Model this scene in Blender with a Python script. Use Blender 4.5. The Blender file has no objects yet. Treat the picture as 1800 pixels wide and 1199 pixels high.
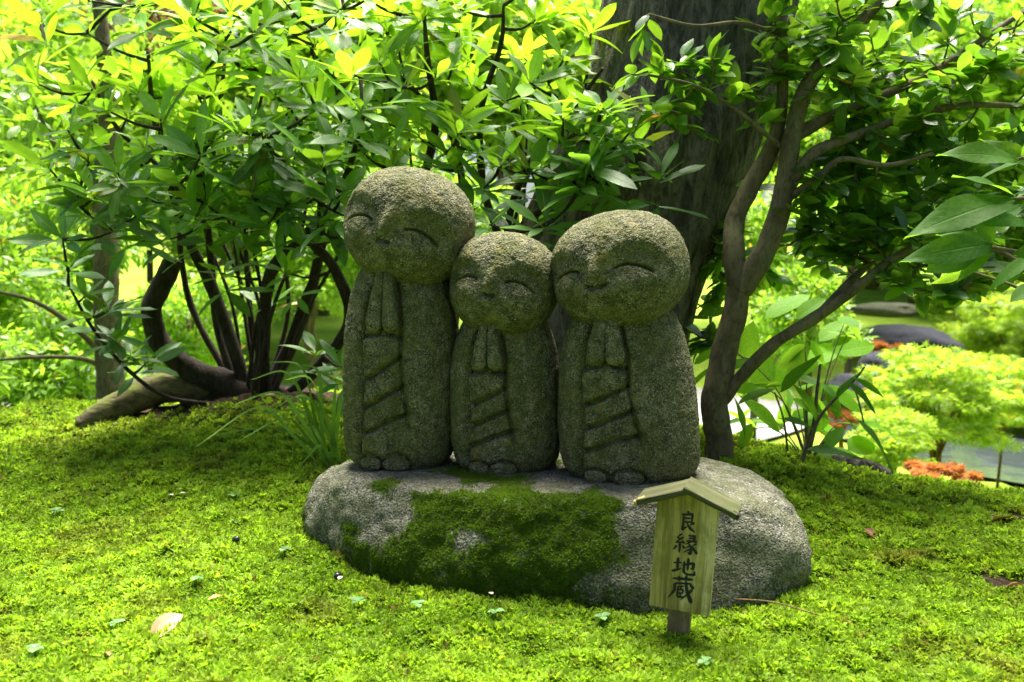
import bpy, math, random
import numpy as np
from mathutils import Vector, Matrix

# ------------------------------------------------------------------ camera, sky, sun, exposure
SC = bpy.context.scene
COL = SC.collection
R = math.radians
FPX = 1500.0                      # focal length in pixels of an 1800 px wide frame
PITCH = R(5.0)
CAMZ = 0.56
cam_d = bpy.data.cameras.new('camera')
cam = bpy.data.objects.new('camera', cam_d)
COL.objects.link(cam)
cam_d.sensor_width = 36.0
cam_d.lens = 36.0 * FPX / 1800.0
cam_d.clip_start = 0.05
cam_d.clip_end = 600
cam_d.dof.use_dof = True
cam_d.dof.focus_distance = 1.55
cam_d.dof.aperture_fstop = 5.0
cam.location = (0, 0, CAMZ)
cam.rotation_euler = (R(90) - PITCH, 0, 0)
SC.camera = cam

SUN_EL, SUN_AZ = R(74), R(8)      # azimuth measured from +Y towards +X (the light comes from behind the statues)
world = bpy.data.worlds.new('World')
SC.world = world
world.use_nodes = True
wn = world.node_tree
wn.nodes.clear()
sky = wn.nodes.new('ShaderNodeTexSky')
sky.sky_type = 'NISHITA'
sky.sun_disc = False
sky.sun_elevation = SUN_EL
sky.sun_rotation = SUN_AZ
sky.air_density = 1.0
sky.dust_density = 4.0
sky.ozone_density = 1.0
bg = wn.nodes.new('ShaderNodeBackground')
bg.inputs['Strength'].default_value = 0.042
wo = wn.nodes.new('ShaderNodeOutputWorld')
wn.links.new(sky.outputs[0], bg.inputs[0])
wn.links.new(bg.outputs[0], wo.inputs[0])

sun_d = bpy.data.lights.new('sun', 'SUN')
sun_d.energy = 5.0
sun_d.angle = R(34)
sun_d.color = (1.0, 0.95, 0.84)
sun = bpy.data.objects.new('sun', sun_d)
COL.objects.link(sun)
sdir = Vector((math.sin(SUN_AZ) * math.cos(SUN_EL), math.cos(SUN_AZ) * math.cos(SUN_EL), math.sin(SUN_EL)))
sun.rotation_euler = sdir.to_track_quat('Z', 'Y').to_euler()
sun.location = sdir * 30

vs = SC.view_settings
vs.view_transform = 'Standard'
vs.look = 'None'
vs.exposure = 2.05
vs.gamma = 1.0
vs.use_curve_mapping = False
SC.cycles.use_denoising = True
SC.cycles.max_bounces = 8
SC.cycles.diffuse_bounces = 3
SC.cycles.glossy_bounces = 3
SC.cycles.transmission_bounces = 5
SC.cycles.transparent_max_bounces = 6
SC.cycles.sample_clamp_indirect = 6.0

rng = np.random.default_rng(7)
random.seed(7)

# ------------------------------------------------------------------ helpers
CP, SP = math.cos(PITCH), math.sin(PITCH)

def at(px, py, Y):
    """world point at distance Y in front of the viewpoint, read off the photograph"""
    cx = (px - 900.0) / FPX
    cz = (599.5 - py) / FPX
    d = (cx, CP + cz * SP, -SP + cz * CP)
    t = Y / d[1]
    return np.array((d[0] * t, Y, CAMZ + d[2] * t))

def project(P):
    P = np.atleast_2d(P)
    y = P[:, 1]
    z = P[:, 2] - CAMZ
    dep = y * CP - z * SP
    up = y * SP + z * CP
    dep = np.where(np.abs(dep) < 1e-6, 1e-6, dep)
    return 900 + P[:, 0] / dep * FPX, 599.5 - up / dep * FPX, dep

def sstep(a, b, x):
    t = np.clip((np.asarray(x, float) - a) / (b - a), 0, 1)
    return t * t * (3 - 2 * t)

def vnoise(P, seed=0):
    P = np.asarray(P, float)
    i = np.floor(P).astype(np.int64)
    f = P - i
    f = f * f * (3 - 2 * f)
    def h(ix, iy, iz):
        n = (ix * 374761393 + iy * 668265263 + iz * 1274126177 + seed * 144665) & 0x7fffffff
        n = ((n ^ (n >> 13)) * 1274126177) & 0x7fffffff
        n = (n ^ (n >> 16)) & 0xffff
        return n / 65535.0
    out = 0
    for dx in (0, 1):
        wx = f[:, 0] if dx else 1 - f[:, 0]
        for dy in (0, 1):
            wy = f[:, 1] if dy else 1 - f[:, 1]
            for dz in (0, 1):
                wz = f[:, 2] if dz else 1 - f[:, 2]
                out = out + wx * wy * wz * h(i[:, 0] + dx, i[:, 1] + dy, i[:, 2] + dz)
    return out * 2 - 1

def fbm(P, scale, octv=3, seed=0, gain=0.5):
    P = np.asarray(P, float) * scale
    a, s, tot = 1.0, 0, 0
    for k in range(octv):
        s = s + a * vnoise(P * (2.03 ** k) + 17.3 * k, seed + k)
        tot += a
        a *= gain
    return s / tot

def mesh_np(name, V, F, uv=None, col=None, smooth=True):
    """one mesh from numpy arrays; F is (n,3) or (n,4), or a list of such arrays"""
    me = bpy.data.meshes.new(name)
    V = np.asarray(V, np.float32)
    Fs = F if isinstance(F, list) else [F]
    Fs = [np.asarray(f, np.int32) for f in Fs if len(f)]
    me.vertices.add(len(V))
    me.vertices.foreach_set('co', V.ravel())
    loops = np.concatenate([f.ravel() for f in Fs])
    starts, o = [], 0
    for f in Fs:
        starts.append(o + np.arange(len(f)) * f.shape[1])
        o += f.size
    starts = np.concatenate(starts)
    me.loops.add(len(loops))
    me.loops.foreach_set('vertex_index', loops)
    me.polygons.add(len(starts))
    me.polygons.foreach_set('loop_start', starts.astype(np.int32))
    me.update(calc_edges=True)
    me.polygons.foreach_set('use_smooth', np.full(len(starts), bool(smooth)))
    if uv is not None:
        l = me.uv_layers.new(name='UVMap')
        l.data.foreach_set('uv', np.asarray(uv, np.float32)[loops].ravel())
    if col is not None:
        a = me.attributes.new('tint', 'FLOAT_COLOR', 'POINT')
        c = np.ones((len(V), 4), np.float32)
        c[:, :3] = col
        a.data.foreach_set('color', c.ravel())
    return me

def link(name, me, mat=None, parent=None, kind=None, label=None, cat=None, group=None):
    o = bpy.data.objects.new(name, me)
    COL.objects.link(o)
    if mat is not None and me is not None and not me.materials:
        me.materials.append(mat)
    if parent is not None:
        o.parent = parent
    o.color = (0, 0, 0, 1)
    tag(o, kind, label, cat, group)
    return o

def tag(o, kind=None, label=None, cat=None, group=None):
    for k, v in (('kind', kind), ('label', label), ('category', cat), ('group', group)):
        if v:
            o[k] = v
    return o

def empty(name, label, cat, group=None, loc=(0, 0, 0)):
    o = bpy.data.objects.new(name, None)
    COL.objects.link(o)
    o.location = loc
    o.empty_display_size = 0.05
    return tag(o, None, label, cat, group)

def grid_faces(nu, nv, wrap_u=False):
    """quads over an (nv rows, nu columns) lattice"""
    cu = nu if wrap_u else nu - 1
    i = np.arange(cu)
    j = np.arange(nv - 1)
    J, I = np.meshgrid(j, i, indexing='ij')
    I2 = (I + 1) % nu
    return np.stack([J * nu + I, J * nu + I2, (J + 1) * nu + I2, (J + 1) * nu + I], -1).reshape(-1, 4)

def spline(pts, n):
    P = np.asarray(pts, float)
    if len(P) == 2:
        t = np.linspace(0, 1, n)[:, None]
        return P[0] * (1 - t) + P[1] * t
    Q = np.vstack([2 * P[0] - P[1], P, 2 * P[-1] - P[-2]])
    t = np.linspace(0, len(P) - 1 - 1e-6, n)
    k = t.astype(int)
    f = (t - k)[:, None]
    a, b, c, d = Q[k], Q[k + 1], Q[k + 2], Q[k + 3]
    return 0.5 * (2 * b + (c - a) * f + (2 * a - 5 * b + 4 * c - d) * f ** 2 + (3 * b - a - 3 * c + d) * f ** 3)

def tube_np(pts, rads, sides=8, n=None, rough=0.0, cap=True, seed=0, flat=None):
    n = n or max(4, len(pts) * 4)
    C = spline(pts, n)
    rr = np.interp(np.linspace(0, 1, n), np.linspace(0, 1, len(rads)), rads)
    T = np.gradient(C, axis=0)
    T /= np.linalg.norm(T, axis=1)[:, None] + 1e-9
    nrm = np.cross(T[0], (0.31, 0.17, 0.93))
    if np.linalg.norm(nrm) < 1e-3:
        nrm = np.cross(T[0], (1, 0, 0))
    nrm /= np.linalg.norm(nrm)
    th = np.linspace(0, 2 * np.pi, sides, endpoint=False)
    V = []
    for i in range(n):
        nrm = nrm - T[i] * nrm.dot(T[i])
        nrm /= np.linalg.norm(nrm)
        bn = np.cross(T[i], nrm)
        V.append(C[i] + rr[i] * (np.cos(th)[:, None] * nrm + np.sin(th)[:, None] * bn))
    V = np.concatenate(V)
    if rough:
        cen = np.repeat(C, sides, 0)
        d = V - cen
        V = cen + d * (1 + rough * fbm(V, 28, 3, seed))[:, None]
    F = [grid_faces(sides, n, True)]
    if cap:
        V = np.vstack([V, C[:1], C[-1:]])
        a, b = len(V) - 2, len(V) - 1
        i = np.arange(sides)
        F.append(np.stack([np.full(sides, a), (i + 1) % sides, i], 1))
        F.append(np.stack([np.full(sides, b), (n - 1) * sides + i, (n - 1) * sides + (i + 1) % sides], 1))
    return V, F

class Acc:
    """collects pieces of ONE thing's part into one mesh"""
    def __init__(s):
        s.V, s.F3, s.F4, s.n = [], [], [], 0
    def add(s, V, F):
        for f in (F if isinstance(F, list) else [F]):
            (s.F3 if f.shape[1] == 3 else s.F4).append(f + s.n)
        s.V.append(V)
        s.n += len(V)
    def mesh(s, name):
        F = []
        if s.F4: F.append(np.concatenate(s.F4))
        if s.F3: F.append(np.concatenate(s.F3))
        return mesh_np(name, np.concatenate(s.V), F)

def box_np(sx, sy, sz, bev=0.0):
    """box centred on x and y, standing on z=0, with chamfered edges"""
    x, y, z = sx / 2, sy / 2, sz
    b = bev
    V, F = [], []
    pts = []
    ring = lambda zz, k: [(-x + k, -y + 0, zz), (x - k, -y + 0, zz), (x, -y + k, zz), (x, y - k, zz), (x - k, y, zz), (-x + k, y, zz), (-x, y - k, zz), (-x, -y + k, zz)]
    ins = lambda zz, k: [(-x + k, -y + k, zz), (x - k, -y + k, zz), (x - k, -y + k, zz), (x - k, y - k, zz), (x - k, y - k, zz), (-x + k, y - k, zz), (-x + k, y - k, zz), (-x + k, -y + k, zz)]
    V = np.array(ins(0, b) + ring(b, b) + ring(z - b, b) + ins(z, b), float)
    F = grid_faces(8, 4, True)
    bot = np.array([[0, 7, 5, 3]]); top = np.array([[24, 27, 29, 31]])
    return V, [np.vstack([F, bot, top])]

# ------------------------------------------------------------------ materials
def new_mat(name):
    m = bpy.data.materials.new(name)
    m.use_nodes = True
    nt = m.node_tree
    nt.nodes.clear()
    out = nt.nodes.new('ShaderNodeOutputMaterial')
    return m, nt, out

class NT:
    def __init__(s, nt): s.nt = nt
    def n(s, t, **kw):
        x = s.nt.nodes.new(t)
        for k, v in kw.items():
            if k.startswith('_'): setattr(x, k[1:], v)
        return x
    def l(s, a, b): s.nt.links.new(a, b)
    def val(s, inp, v):
        if hasattr(v, 'bl_idname') or isinstance(v, bpy.types.NodeSocket): s.l(v, inp)
        else: inp.default_value = v
    def mix(s, f, a, b, mode='MIX'):
        x = s.nt.nodes.new('ShaderNodeMix'); x.data_type = 'RGBA'; x.blend_type = mode
        s.val(x.inputs[0], f)
        for i, c in ((6, a), (7, b)):
            if isinstance(c, tuple): c = (*c, 1) if len(c) == 3 else c
            s.val(x.inputs[i], c)
        return x.outputs[2]
    def math(s, op, a, b=0.0, c=None, clamp=False):
        x = s.nt.nodes.new('ShaderNodeMath'); x.operation = op; x.use_clamp = clamp
        s.val(x.inputs[0], a); s.val(x.inputs[1], b)
        if c is not None: s.val(x.inputs[2], c)
        return x.outputs[0]
    def ramp(s, v, lo, hi, a=0.0, b=1.0):
        x = s.nt.nodes.new('ShaderNodeMapRange'); x.interpolation_type = 'SMOOTHSTEP'
        s.val(x.inputs[0], v)
        for i, q in enumerate((lo, hi, a, b)): x.inputs[i + 1].default_value = q
        return x.outputs[0]
    def noise(s, vec, scale, detail=3, rough=0.55, dist=0.0):
        x = s.nt.nodes.new('ShaderNodeTexNoise')
        s.l(vec, x.inputs['Vector'])
        x.inputs['Scale'].default_value = scale; x.inputs['Detail'].default_value = detail
        x.inputs['Roughness'].default_value = rough; x.inputs['Distortion'].default_value = dist
        return x.outputs['Fac']
    def voro(s, vec, scale, feature='F1'):
        x = s.nt.nodes.new('ShaderNodeTexVoronoi'); x.feature = feature
        s.l(vec, x.inputs['Vector']); x.inputs['Scale'].default_value = scale
        return x.outputs['Distance']
    def bump(s, h, strength, dist, normal=None):
        x = s.nt.nodes.new('ShaderNodeBump'); x.inputs['Strength'].default_value = strength
        x.inputs['Distance'].default_value = dist; s.l(h, x.inputs['Height'])
        if normal is not None: s.l(normal, x.inputs['Normal'])
        return x.outputs[0]
    def bsdf(s, col, rough=0.8, spec=0.3, normal=None):
        x = s.nt.nodes.new('ShaderNodeBsdfPrincipled')
        if isinstance(col, tuple): col = (*col, 1)
        s.val(x.inputs['Base Color'], col); s.val(x.inputs['Roughness'], rough)
        x.inputs['Specular IOR Level'].default_value = spec
        if normal is not None: s.l(normal, x.inputs['Normal'])
        return x.outputs[0]
    def coord(s, kind='Object'):
        return s.nt.nodes.new('ShaderNodeTexCoord').outputs[kind]
    def scale(s, vec, xyz):
        x = s.nt.nodes.new('ShaderNodeMapping'); s.l(vec, x.inputs[0]); x.inputs['Scale'].default_value = xyz
        return x.outputs[0]

def stone_mat(name, pale, mid, dark, green, gamt, yel, yamt, grain=1.0, pits=1.0, speck=1.0, streak=0.0):
    m, nt, out = new_mat(name); g = NT(nt)
    c = g.coord()
    n1 = g.noise(c, 9, 4, 0.6)
    n2 = g.noise(c, 55, 4, 0.65)
    n3 = g.noise(c, 330 * grain, 2, 0.6)
    n4 = g.noise(c, 17, 5, 0.62, 0.4)
    n5 = g.noise(c, 26, 4, 0.7)
    col = g.mix(g.ramp(n2, 0.36, 0.66), dark, mid)
    col = g.mix(g.math('MULTIPLY', g.ramp(n3, 0.52, 0.74), speck), col, pale)
    col = g.mix(g.math('MULTIPLY', g.ramp(n3, 0.47, 0.34), 0.85 * speck), col, tuple(x * 0.4 for x in dark))
    if streak:
        st = g.noise(g.scale(c, (1, 1, 0.10)), 42, 4, 0.6, 0.3)
        col = g.mix(g.math('MULTIPLY', g.ramp(st, 0.50, 0.66), streak), col, tuple(x * 0.8 for x in green))
        lv_ = g.n('ShaderNodeTexVoronoi'); g.l(c, lv_.inputs['Vector']); lv_.inputs['Scale'].default_value = 34
        lb = g.math('ADD', lv_.outputs['Distance'], g.math('MULTIPLY', n2, 0.35))
        sc_ = g.n('ShaderNodeSeparateColor'); g.l(lv_.outputs['Color'], sc_.inputs[0])
        lich = g.math('MULTIPLY', g.ramp(lb, 0.36, 0.28), g.ramp(sc_.outputs[0], 0.72, 0.8))
        col = g.mix(g.math('MULTIPLY', lich, 0.6), col, (0.34, 0.35, 0.24))
    col = g.mix(g.math('MULTIPLY', g.ramp(n4, 0.38, 0.62), gamt), col, green)
    col = g.mix(g.math('MULTIPLY', g.ramp(n5, 0.55, 0.72), yamt), col, yel)
    v = g.voro(c, 150)
    sp = g.ramp(v, 0.20, 0.10)
    col = g.mix(g.math('MULTIPLY', g.math('MULTIPLY', sp, g.ramp(n1, 0.4, 0.7)), 0.55), col, tuple(min(1, x * 1.5) for x in pale))
    h = g.math('ADD', g.math('MULTIPLY', n3, 0.5), g.math('MULTIPLY', n2, 0.9))
    h = g.math('ADD', h, g.math('MULTIPLY', g.ramp(g.voro(c, 210), 0.0, 0.45), 0.45 * pits))
    nb = g.bump(h, 0.9, 0.006)
    g.l(g.bsdf(col, 0.92, 0.2, nb), out.inputs[0])
    return m

M = {}
M['statue'] = stone_mat('statue_stone', (0.40, 0.39, 0.28), (0.19, 0.18, 0.105), (0.060, 0.062, 0.032), (0.085, 0.10, 0.020), 0.5, (0.23, 0.175, 0.025), 0.42, 1.15, 1.2, 0.95, 0.45)
M['boulder'] = stone_mat('boulder_stone', (0.38, 0.375, 0.31), (0.22, 0.215, 0.165), (0.075, 0.076, 0.056), (0.10, 0.115, 0.035), 0.45, (0.20, 0.17, 0.06), 0.2, 0.8)
M['rock'] = stone_mat('pond_stone', (0.09, 0.095, 0.13), (0.055, 0.055, 0.085), (0.03, 0.03, 0.045), (0.05, 0.06, 0.04), 0.3, (0.1, 0.1, 0.08), 0.2, 0.3)

def leaf_mat(name, dark, young, tdark, tyoung, rough=0.38, trans=0.45, yellow=(0.45, 0.27, 0.03), spec=0.5, vein=0.5):
    m, nt, out = new_mat(name); g = NT(nt)
    att = g.n('ShaderNodeAttribute'); att.attribute_name = 'tint'
    oi = g.n('ShaderNodeObjectInfo')
    add = g.mix(1.0, att.outputs['Color'], oi.outputs['Color'], 'ADD')
    sep = g.n('ShaderNodeSeparateColor'); g.l(add, sep.inputs[0])
    yo, rn, sick = sep.outputs[0], sep.outputs[1], sep.outputs[2]
    uvn = g.n('ShaderNodeUVMap')
    sx = g.n('ShaderNodeSeparateXYZ'); g.l(uvn.outputs[0], sx.inputs[0])
    ac = g.math('ABSOLUTE', g.math('SUBTRACT', sx.outputs[0], 0.5))
    rib = g.ramp(ac, 0.045, 0.012)
    sw = g.math('FRACT', g.math('MULTIPLY', g.math('SUBTRACT', sx.outputs[1], g.math('MULTIPLY', ac, 0.42)), 11.0))
    lat = g.ramp(g.math('ABSOLUTE', g.math('SUBTRACT', sw, 0.5)), 0.07, 0.0)
    vv = g.math('MAXIMUM', rib, g.math('MULTIPLY', lat, 0.45))
    shade = g.math('MULTIPLY_ADD', rn, 0.75, 0.62)
    blot = g.noise(g.coord('Object'), 30, 3)
    shade = g.math('MULTIPLY', shade, g.ramp(blot, 0.25, 0.75, 0.82, 1.15))
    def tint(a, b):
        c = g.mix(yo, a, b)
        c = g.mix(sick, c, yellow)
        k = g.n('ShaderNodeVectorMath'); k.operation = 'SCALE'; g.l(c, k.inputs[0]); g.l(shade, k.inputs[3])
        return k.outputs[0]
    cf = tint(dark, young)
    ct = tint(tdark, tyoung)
    cf = g.mix(g.math('MULTIPLY', vv, vein), cf, tuple(min(1, x * 1.6 + 0.03) for x in young))
    ct = g.mix(g.math('MULTIPLY', vv, vein * 0.8), ct, tuple(x * 0.55 for x in tdark))
    geo = g.n('ShaderNodeNewGeometry')
    cfb = g.mix(0.25, cf, tuple(x * 1.3 + 0.03 for x in young))
    cc = g.mix(geo.outputs['Backfacing'], cf, cfb)
    nb = g.bump(g.math('MULTIPLY', vv, -1.0), 0.35, 0.002)
    rg = g.math('MULTIPLY_ADD', geo.outputs['Backfacing'], 0.25, rough)
    b = g.bsdf(cc, rg, spec, nb)
    t = g.n('ShaderNodeBsdfTranslucent'); g.l(ct, t.inputs[0])
    mx = g.n('ShaderNodeMixShader'); mx.inputs[0].default_value = trans
    g.l(b, mx.inputs[1]); g.l(t.outputs[0], mx.inputs[2])
    g.l(mx.outputs[0], out.inputs[0])
    return m

M['rhodo'] = leaf_mat('rhododendron_leaf', (0.045, 0.145, 0.030), (0.18, 0.37, 0.025), (0.17, 0.40, 0.02), (0.44, 0.74, 0.025), 0.42)
M['camellia'] = leaf_mat('camellia_leaf', (0.030, 0.10, 0.020), (0.11, 0.25, 0.02), (0.16, 0.38, 0.015), (0.42, 0.70, 0.03), 0.3, 0.48)
M['broad'] = leaf_mat('broad_leaf', (0.028, 0.10, 0.010), (0.12, 0.27, 0.014), (0.17, 0.40, 0.015), (0.42, 0.72, 0.04), 0.55, 0.55, spec=0.2, vein=0.2)
M['hedge'] = leaf_mat('shrub_leaf', (0.09, 0.18, 0.02), (0.20, 0.33, 0.03), (0.25, 0.50, 0.02), (0.44, 0.72, 0.05), 0.35, 0.5, vein=0.2)
M['maple'] = leaf_mat('maple_leaf', (0.12, 0.24, 0.02), (0.26, 0.40, 0.03), (0.36, 0.60, 0.03), (0.62, 0.80, 0.06), 0.5, 0.55, vein=0.0)
M['orange'] = leaf_mat('orange_leaf', (0.42, 0.13, 0.03), (0.50, 0.22, 0.06), (0.55, 0.18, 0.04), (0.65, 0.32, 0.08), 0.5, 0.45, vein=0.0)
M['pink'] = leaf_mat('plum_leaf', (0.30, 0.10, 0.13), (0.42, 0.18, 0.20), (0.5, 0.14, 0.16), (0.6, 0.25, 0.25), 0.5, 0.45, vein=0.0)
M['grass'] = leaf_mat('grass_blade', (0.11, 0.26, 0.03), (0.24, 0.42, 0.06), (0.22, 0.45, 0.03), (0.42, 0.65, 0.07), 0.6, 0.4, spec=0.2, vein=0.0)
M['clover'] = leaf_mat('clover_leaf', (0.10, 0.24, 0.07), (0.19, 0.36, 0.12), (0.2, 0.4, 0.1), (0.3, 0.5, 0.2), 0.35, 0.3, vein=0.0)
M['moss'] = leaf_mat('moss_leaf', (0.11, 0.21, 0.009), (0.28, 0.42, 0.026), (0.23, 0.42, 0.007), (0.49, 0.70, 0.032), 0.6, 0.45, (0.22, 0.16, 0.03), 0.25, vein=0.0)
M['deadleaf'] = leaf_mat('dead_leaf', (0.16, 0.075, 0.03), (0.55, 0.30, 0.08), (0.2, 0.08, 0.02), (0.5, 0.25, 0.05), 0.6, 0.2, (0.50, 0.37, 0.22))

def bark_mat(name, a, b, c, stretch=(1, 1, 0.18), scale=40, moss=0.0, disp=0.01):
    m, nt, out = new_mat(name); g = NT(nt)
    co = g.coord()
    cs = g.scale(co, stretch)
    n1 = g.noise(cs, scale, 5, 0.65, 0.6)
    n2 = g.noise(co, scale * 0.35, 4, 0.6)
    n3 = g.noise(cs, scale * 3.5, 3, 0.6)
    col = g.mix(g.ramp(n1, 0.35, 0.65), a, b)
    col = g.mix(g.math('MULTIPLY', g.ramp(n2, 0.5, 0.72), 0.7), col, c)
    col = g.mix(g.math('MULTIPLY', g.ramp(n3, 0.5, 0.3), 0.55), col, tuple(x * 0.4 for x in a))
    if moss:
        geo = g.n('ShaderNodeNewGeometry'); s = g.n('ShaderNodeSeparateXYZ'); g.l(geo.outputs['Normal'], s.inputs[0])
        f = g.math('MULTIPLY', g.ramp(s.outputs[2], 0.0, 0.8), g.math('MULTIPLY', g.ramp(n2, 0.35, 0.6), moss))
        col = g.mix(f, col, (0.10, 0.13, 0.012))
    h = g.math('ADD', n1, g.math('MULTIPLY', n3, 0.4))
    g.l(g.bsdf(col, 0.9, 0.2, g.bump(h, 0.8, disp)), out.inputs[0])
    return m

M['bark_big'] = bark_mat('grey_bark', (0.045, 0.041, 0.034), (0.185, 0.17, 0.145), (0.11, 0.115, 0.075), (1, 1, 0.28), 38, 0.0, 0.035)
M['bark_cam'] = bark_mat('smooth_bark', (0.095, 0.078, 0.045), (0.17, 0.145, 0.085), (0.13, 0.14, 0.06), (1, 1, 0.5), 30, 0.0, 0.003)
M['bark_rho'] = bark_mat('dark_bark', (0.022, 0.018, 0.015), (0.055, 0.042, 0.032), (0.045, 0.043, 0.027), (1, 1, 0.3), 60, 0.0, 0.006)
M['bark_log'] = bark_mat('mossy_bark', (0.06, 0.048, 0.03), (0.16, 0.13, 0.075), (0.12, 0.13, 0.04), (0.25, 1, 1), 50, 0.8, 0.008)
M['twig'] = bark_mat('twig_bark', (0.11, 0.07, 0.03), (0.26, 0.17, 0.07), (0.2, 0.16, 0.06), (1, 1, 0.3), 60)

def wood_mat(name, a, b, c, dirt, stretch):
    m, nt, out = new_mat(name); g = NT(nt)
    co = g.coord(); cs = g.scale(co, stretch)
    n1 = g.noise(cs, 120, 4, 0.6, 0.2)
    n2 = g.noise(cs, 420, 3, 0.6)
    n3 = g.noise(co, 22, 4, 0.6)
    n4 = g.noise(cs, 38, 3, 0.6, 0.3)
    col = g.mix(g.ramp(n1, 0.35, 0.65), a, b)
    col = g.mix(g.ramp(n4, 0.52, 0.68), col, c)
    col = g.mix(g.math('MULTIPLY', g.ramp(n2, 0.48, 0.3), 0.6), col, tuple(x * 0.45 for x in a))
    col = g.mix(g.math('MULTIPLY', g.ramp(n3, 0.48, 0.68), 0.6), col, dirt)
    h = g.math('ADD', n1, n2)
    g.l(g.bsdf(col, 0.8, 0.25, g.bump(h, 0.5, 0.0015)), out.inputs[0])
    return m

M['board'] = wood_mat('weathered_board', (0.21, 0.175, 0.042), (0.44, 0.36, 0.11), (0.64, 0.54, 0.25), (0.18, 0.17, 0.03), (1, 1, 0.07))
M['roofwood'] = wood_mat('weathered_roof_plank', (0.045, 0.047, 0.018), (0.085, 0.09, 0.036), (0.13, 0.125, 0.06), (0.04, 0.058, 0.012), (0.07, 1, 1))
M['postwood'] = wood_mat('weathered_post', (0.16, 0.12, 0.06), (0.27, 0.21, 0.11), (0.33, 0.28, 0.17), (0.12, 0.12, 0.03), (1, 1, 0.1))

def plain_mat(name, col, rough=0.5, var=0.3, scale=60):
    m, nt, out = new_mat(name); g = NT(nt)
    n = g.noise(g.coord(), scale, 3)
    c = g.mix(g.ramp(n, 0.3, 0.7), tuple(x * (1 - var) for x in col), tuple(min(1, x * (1 + var)) for x in col))
    g.l(g.bsdf(c, rough, 0.4, g.bump(n, 0.3, 0.003)), out.inputs[0])
    return m

M['ink'] = plain_mat('black_ink', (0.008, 0.009, 0.010), 0.6, 0.3, 200)
M['seed'] = plain_mat('dark_seed', (0.02, 0.02, 0.022), 0.25, 0.4, 200)
M['petal'] = plain_mat('pale_petal', (0.50, 0.46, 0.34), 0.6, 0.1)
M['endgrain'] = plain_mat('broken_wood', (0.40, 0.31, 0.10), 0.85, 0.5, 220)
M['gravel'] = plain_mat('pale_gravel', (0.30, 0.295, 0.28), 0.9, 0.25, 30)

def ground_mat():
    m, nt, out = new_mat('ground_moss_soil'); g = NT(nt)
    co = g.coord()
    att = g.n('ShaderNodeAttribute'); att.attribute_name = 'tint'
    sep = g.n('ShaderNodeSeparateColor'); g.l(att.outputs['Color'], sep.inputs[0])
    n1 = g.noise(co, 90, 4, 0.65); n2 = g.noise(co, 7, 4, 0.6); n3 = g.noise(co, 1.3, 5, 0.65)
    moss = g.mix(g.ramp(n1, 0.35, 0.65), (0.028, 0.055, 0.004), (0.085, 0.14, 0.008))
    moss = g.mix(g.math('MULTIPLY', g.ramp(n2, 0.55, 0.7), 0.5), moss, (0.07, 0.05, 0.015))
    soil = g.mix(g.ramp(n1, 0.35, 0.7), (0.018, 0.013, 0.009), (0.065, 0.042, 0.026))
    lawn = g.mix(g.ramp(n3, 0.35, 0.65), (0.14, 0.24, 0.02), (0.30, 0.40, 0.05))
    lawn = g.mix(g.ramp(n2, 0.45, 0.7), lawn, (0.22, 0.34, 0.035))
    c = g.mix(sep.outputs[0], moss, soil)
    c = g.mix(sep.outputs[1], c, lawn)
    g.l(g.bsdf(c, 0.95, 0.1, g.bump(g.math('ADD', n1, n2), 0.8, 0.01)), out.inputs[0])
    return m
M['ground'] = ground_mat()

def water_mat():
    m, nt, out = new_mat('pond_water'); g = NT(nt)
    n = g.noise(g.coord(), 5, 3, 0.55)
    b = g.n('ShaderNodeBsdfPrincipled')
    b.inputs['Base Color'].default_value = (0.045, 0.06, 0.055, 1)
    b.inputs['Roughness'].default_value = 0.05
    b.inputs['Specular IOR Level'].default_value = 0.9
    g.l(g.bump(n, 0.25, 0.02), b.inputs['Normal'])
    g.l(b.outputs[0], out.inputs[0])
    return m
M['water'] = water_mat()

# ------------------------------------------------------------------ the ground
ANCH = [(0, 1199, 1.08), (450, 1199, 1.10), (900, 1199, 1.10), (1350, 1199, 1.10), (1800, 1199, 1.08),
        (1190, 1142, 1.22), (100, 950, 1.68), (300, 1000, 1.55), (0, 800, 2.30), (250, 800, 2.3), (300, 742, 2.60), (0, 738, 2.70), (150, 742, 2.65),
        (420, 722, 2.50), (560, 795, 1.93), (480, 760, 2.2), (520, 962, 1.56), (600, 978, 1.52), (690, 995, 1.48), (760, 1008, 1.46), (1000, 1045, 1.42), (1290, 1062, 1.38),
        (1425, 1015, 1.52), (1360, 805, 2.00), (1600, 845, 1.95), (1800, 890, 1.90), (1800, 1100, 1.28), (1600, 960, 1.6),
        (1265, 790, 2.0), (1000, 770, 2.1)]
AP = np.array([at(*a) for a in ANCH])
RHO_C = at(430, 700, 2.62)

def near_z(x, y):
    P = np.stack([x, y], -1)
    num = 0; den = 1e-9
    for a in AP:
        w = np.exp(-((P[..., 0] - a[0]) ** 2 + (P[..., 1] - a[1]) ** 2) / (2 * 0.26 ** 2)) + 1e-7 / (1e-2 + (P[..., 0] - a[0]) ** 2 + (P[..., 1] - a[1]) ** 2)
        num = num + w * a[2]; den = den + w
    return num / den

YC_X = [-90, -1.7, -0.5, 0.3, 0.6, 0.9, 1.2, 1.6, 90]
YC_Y = [2.8, 2.8, 2.78, 2.55, 2.12, 1.92, 1.78, 1.72, 1.72]
def crest_y(x): return np.interp(x, YC_X, YC_Y)

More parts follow.
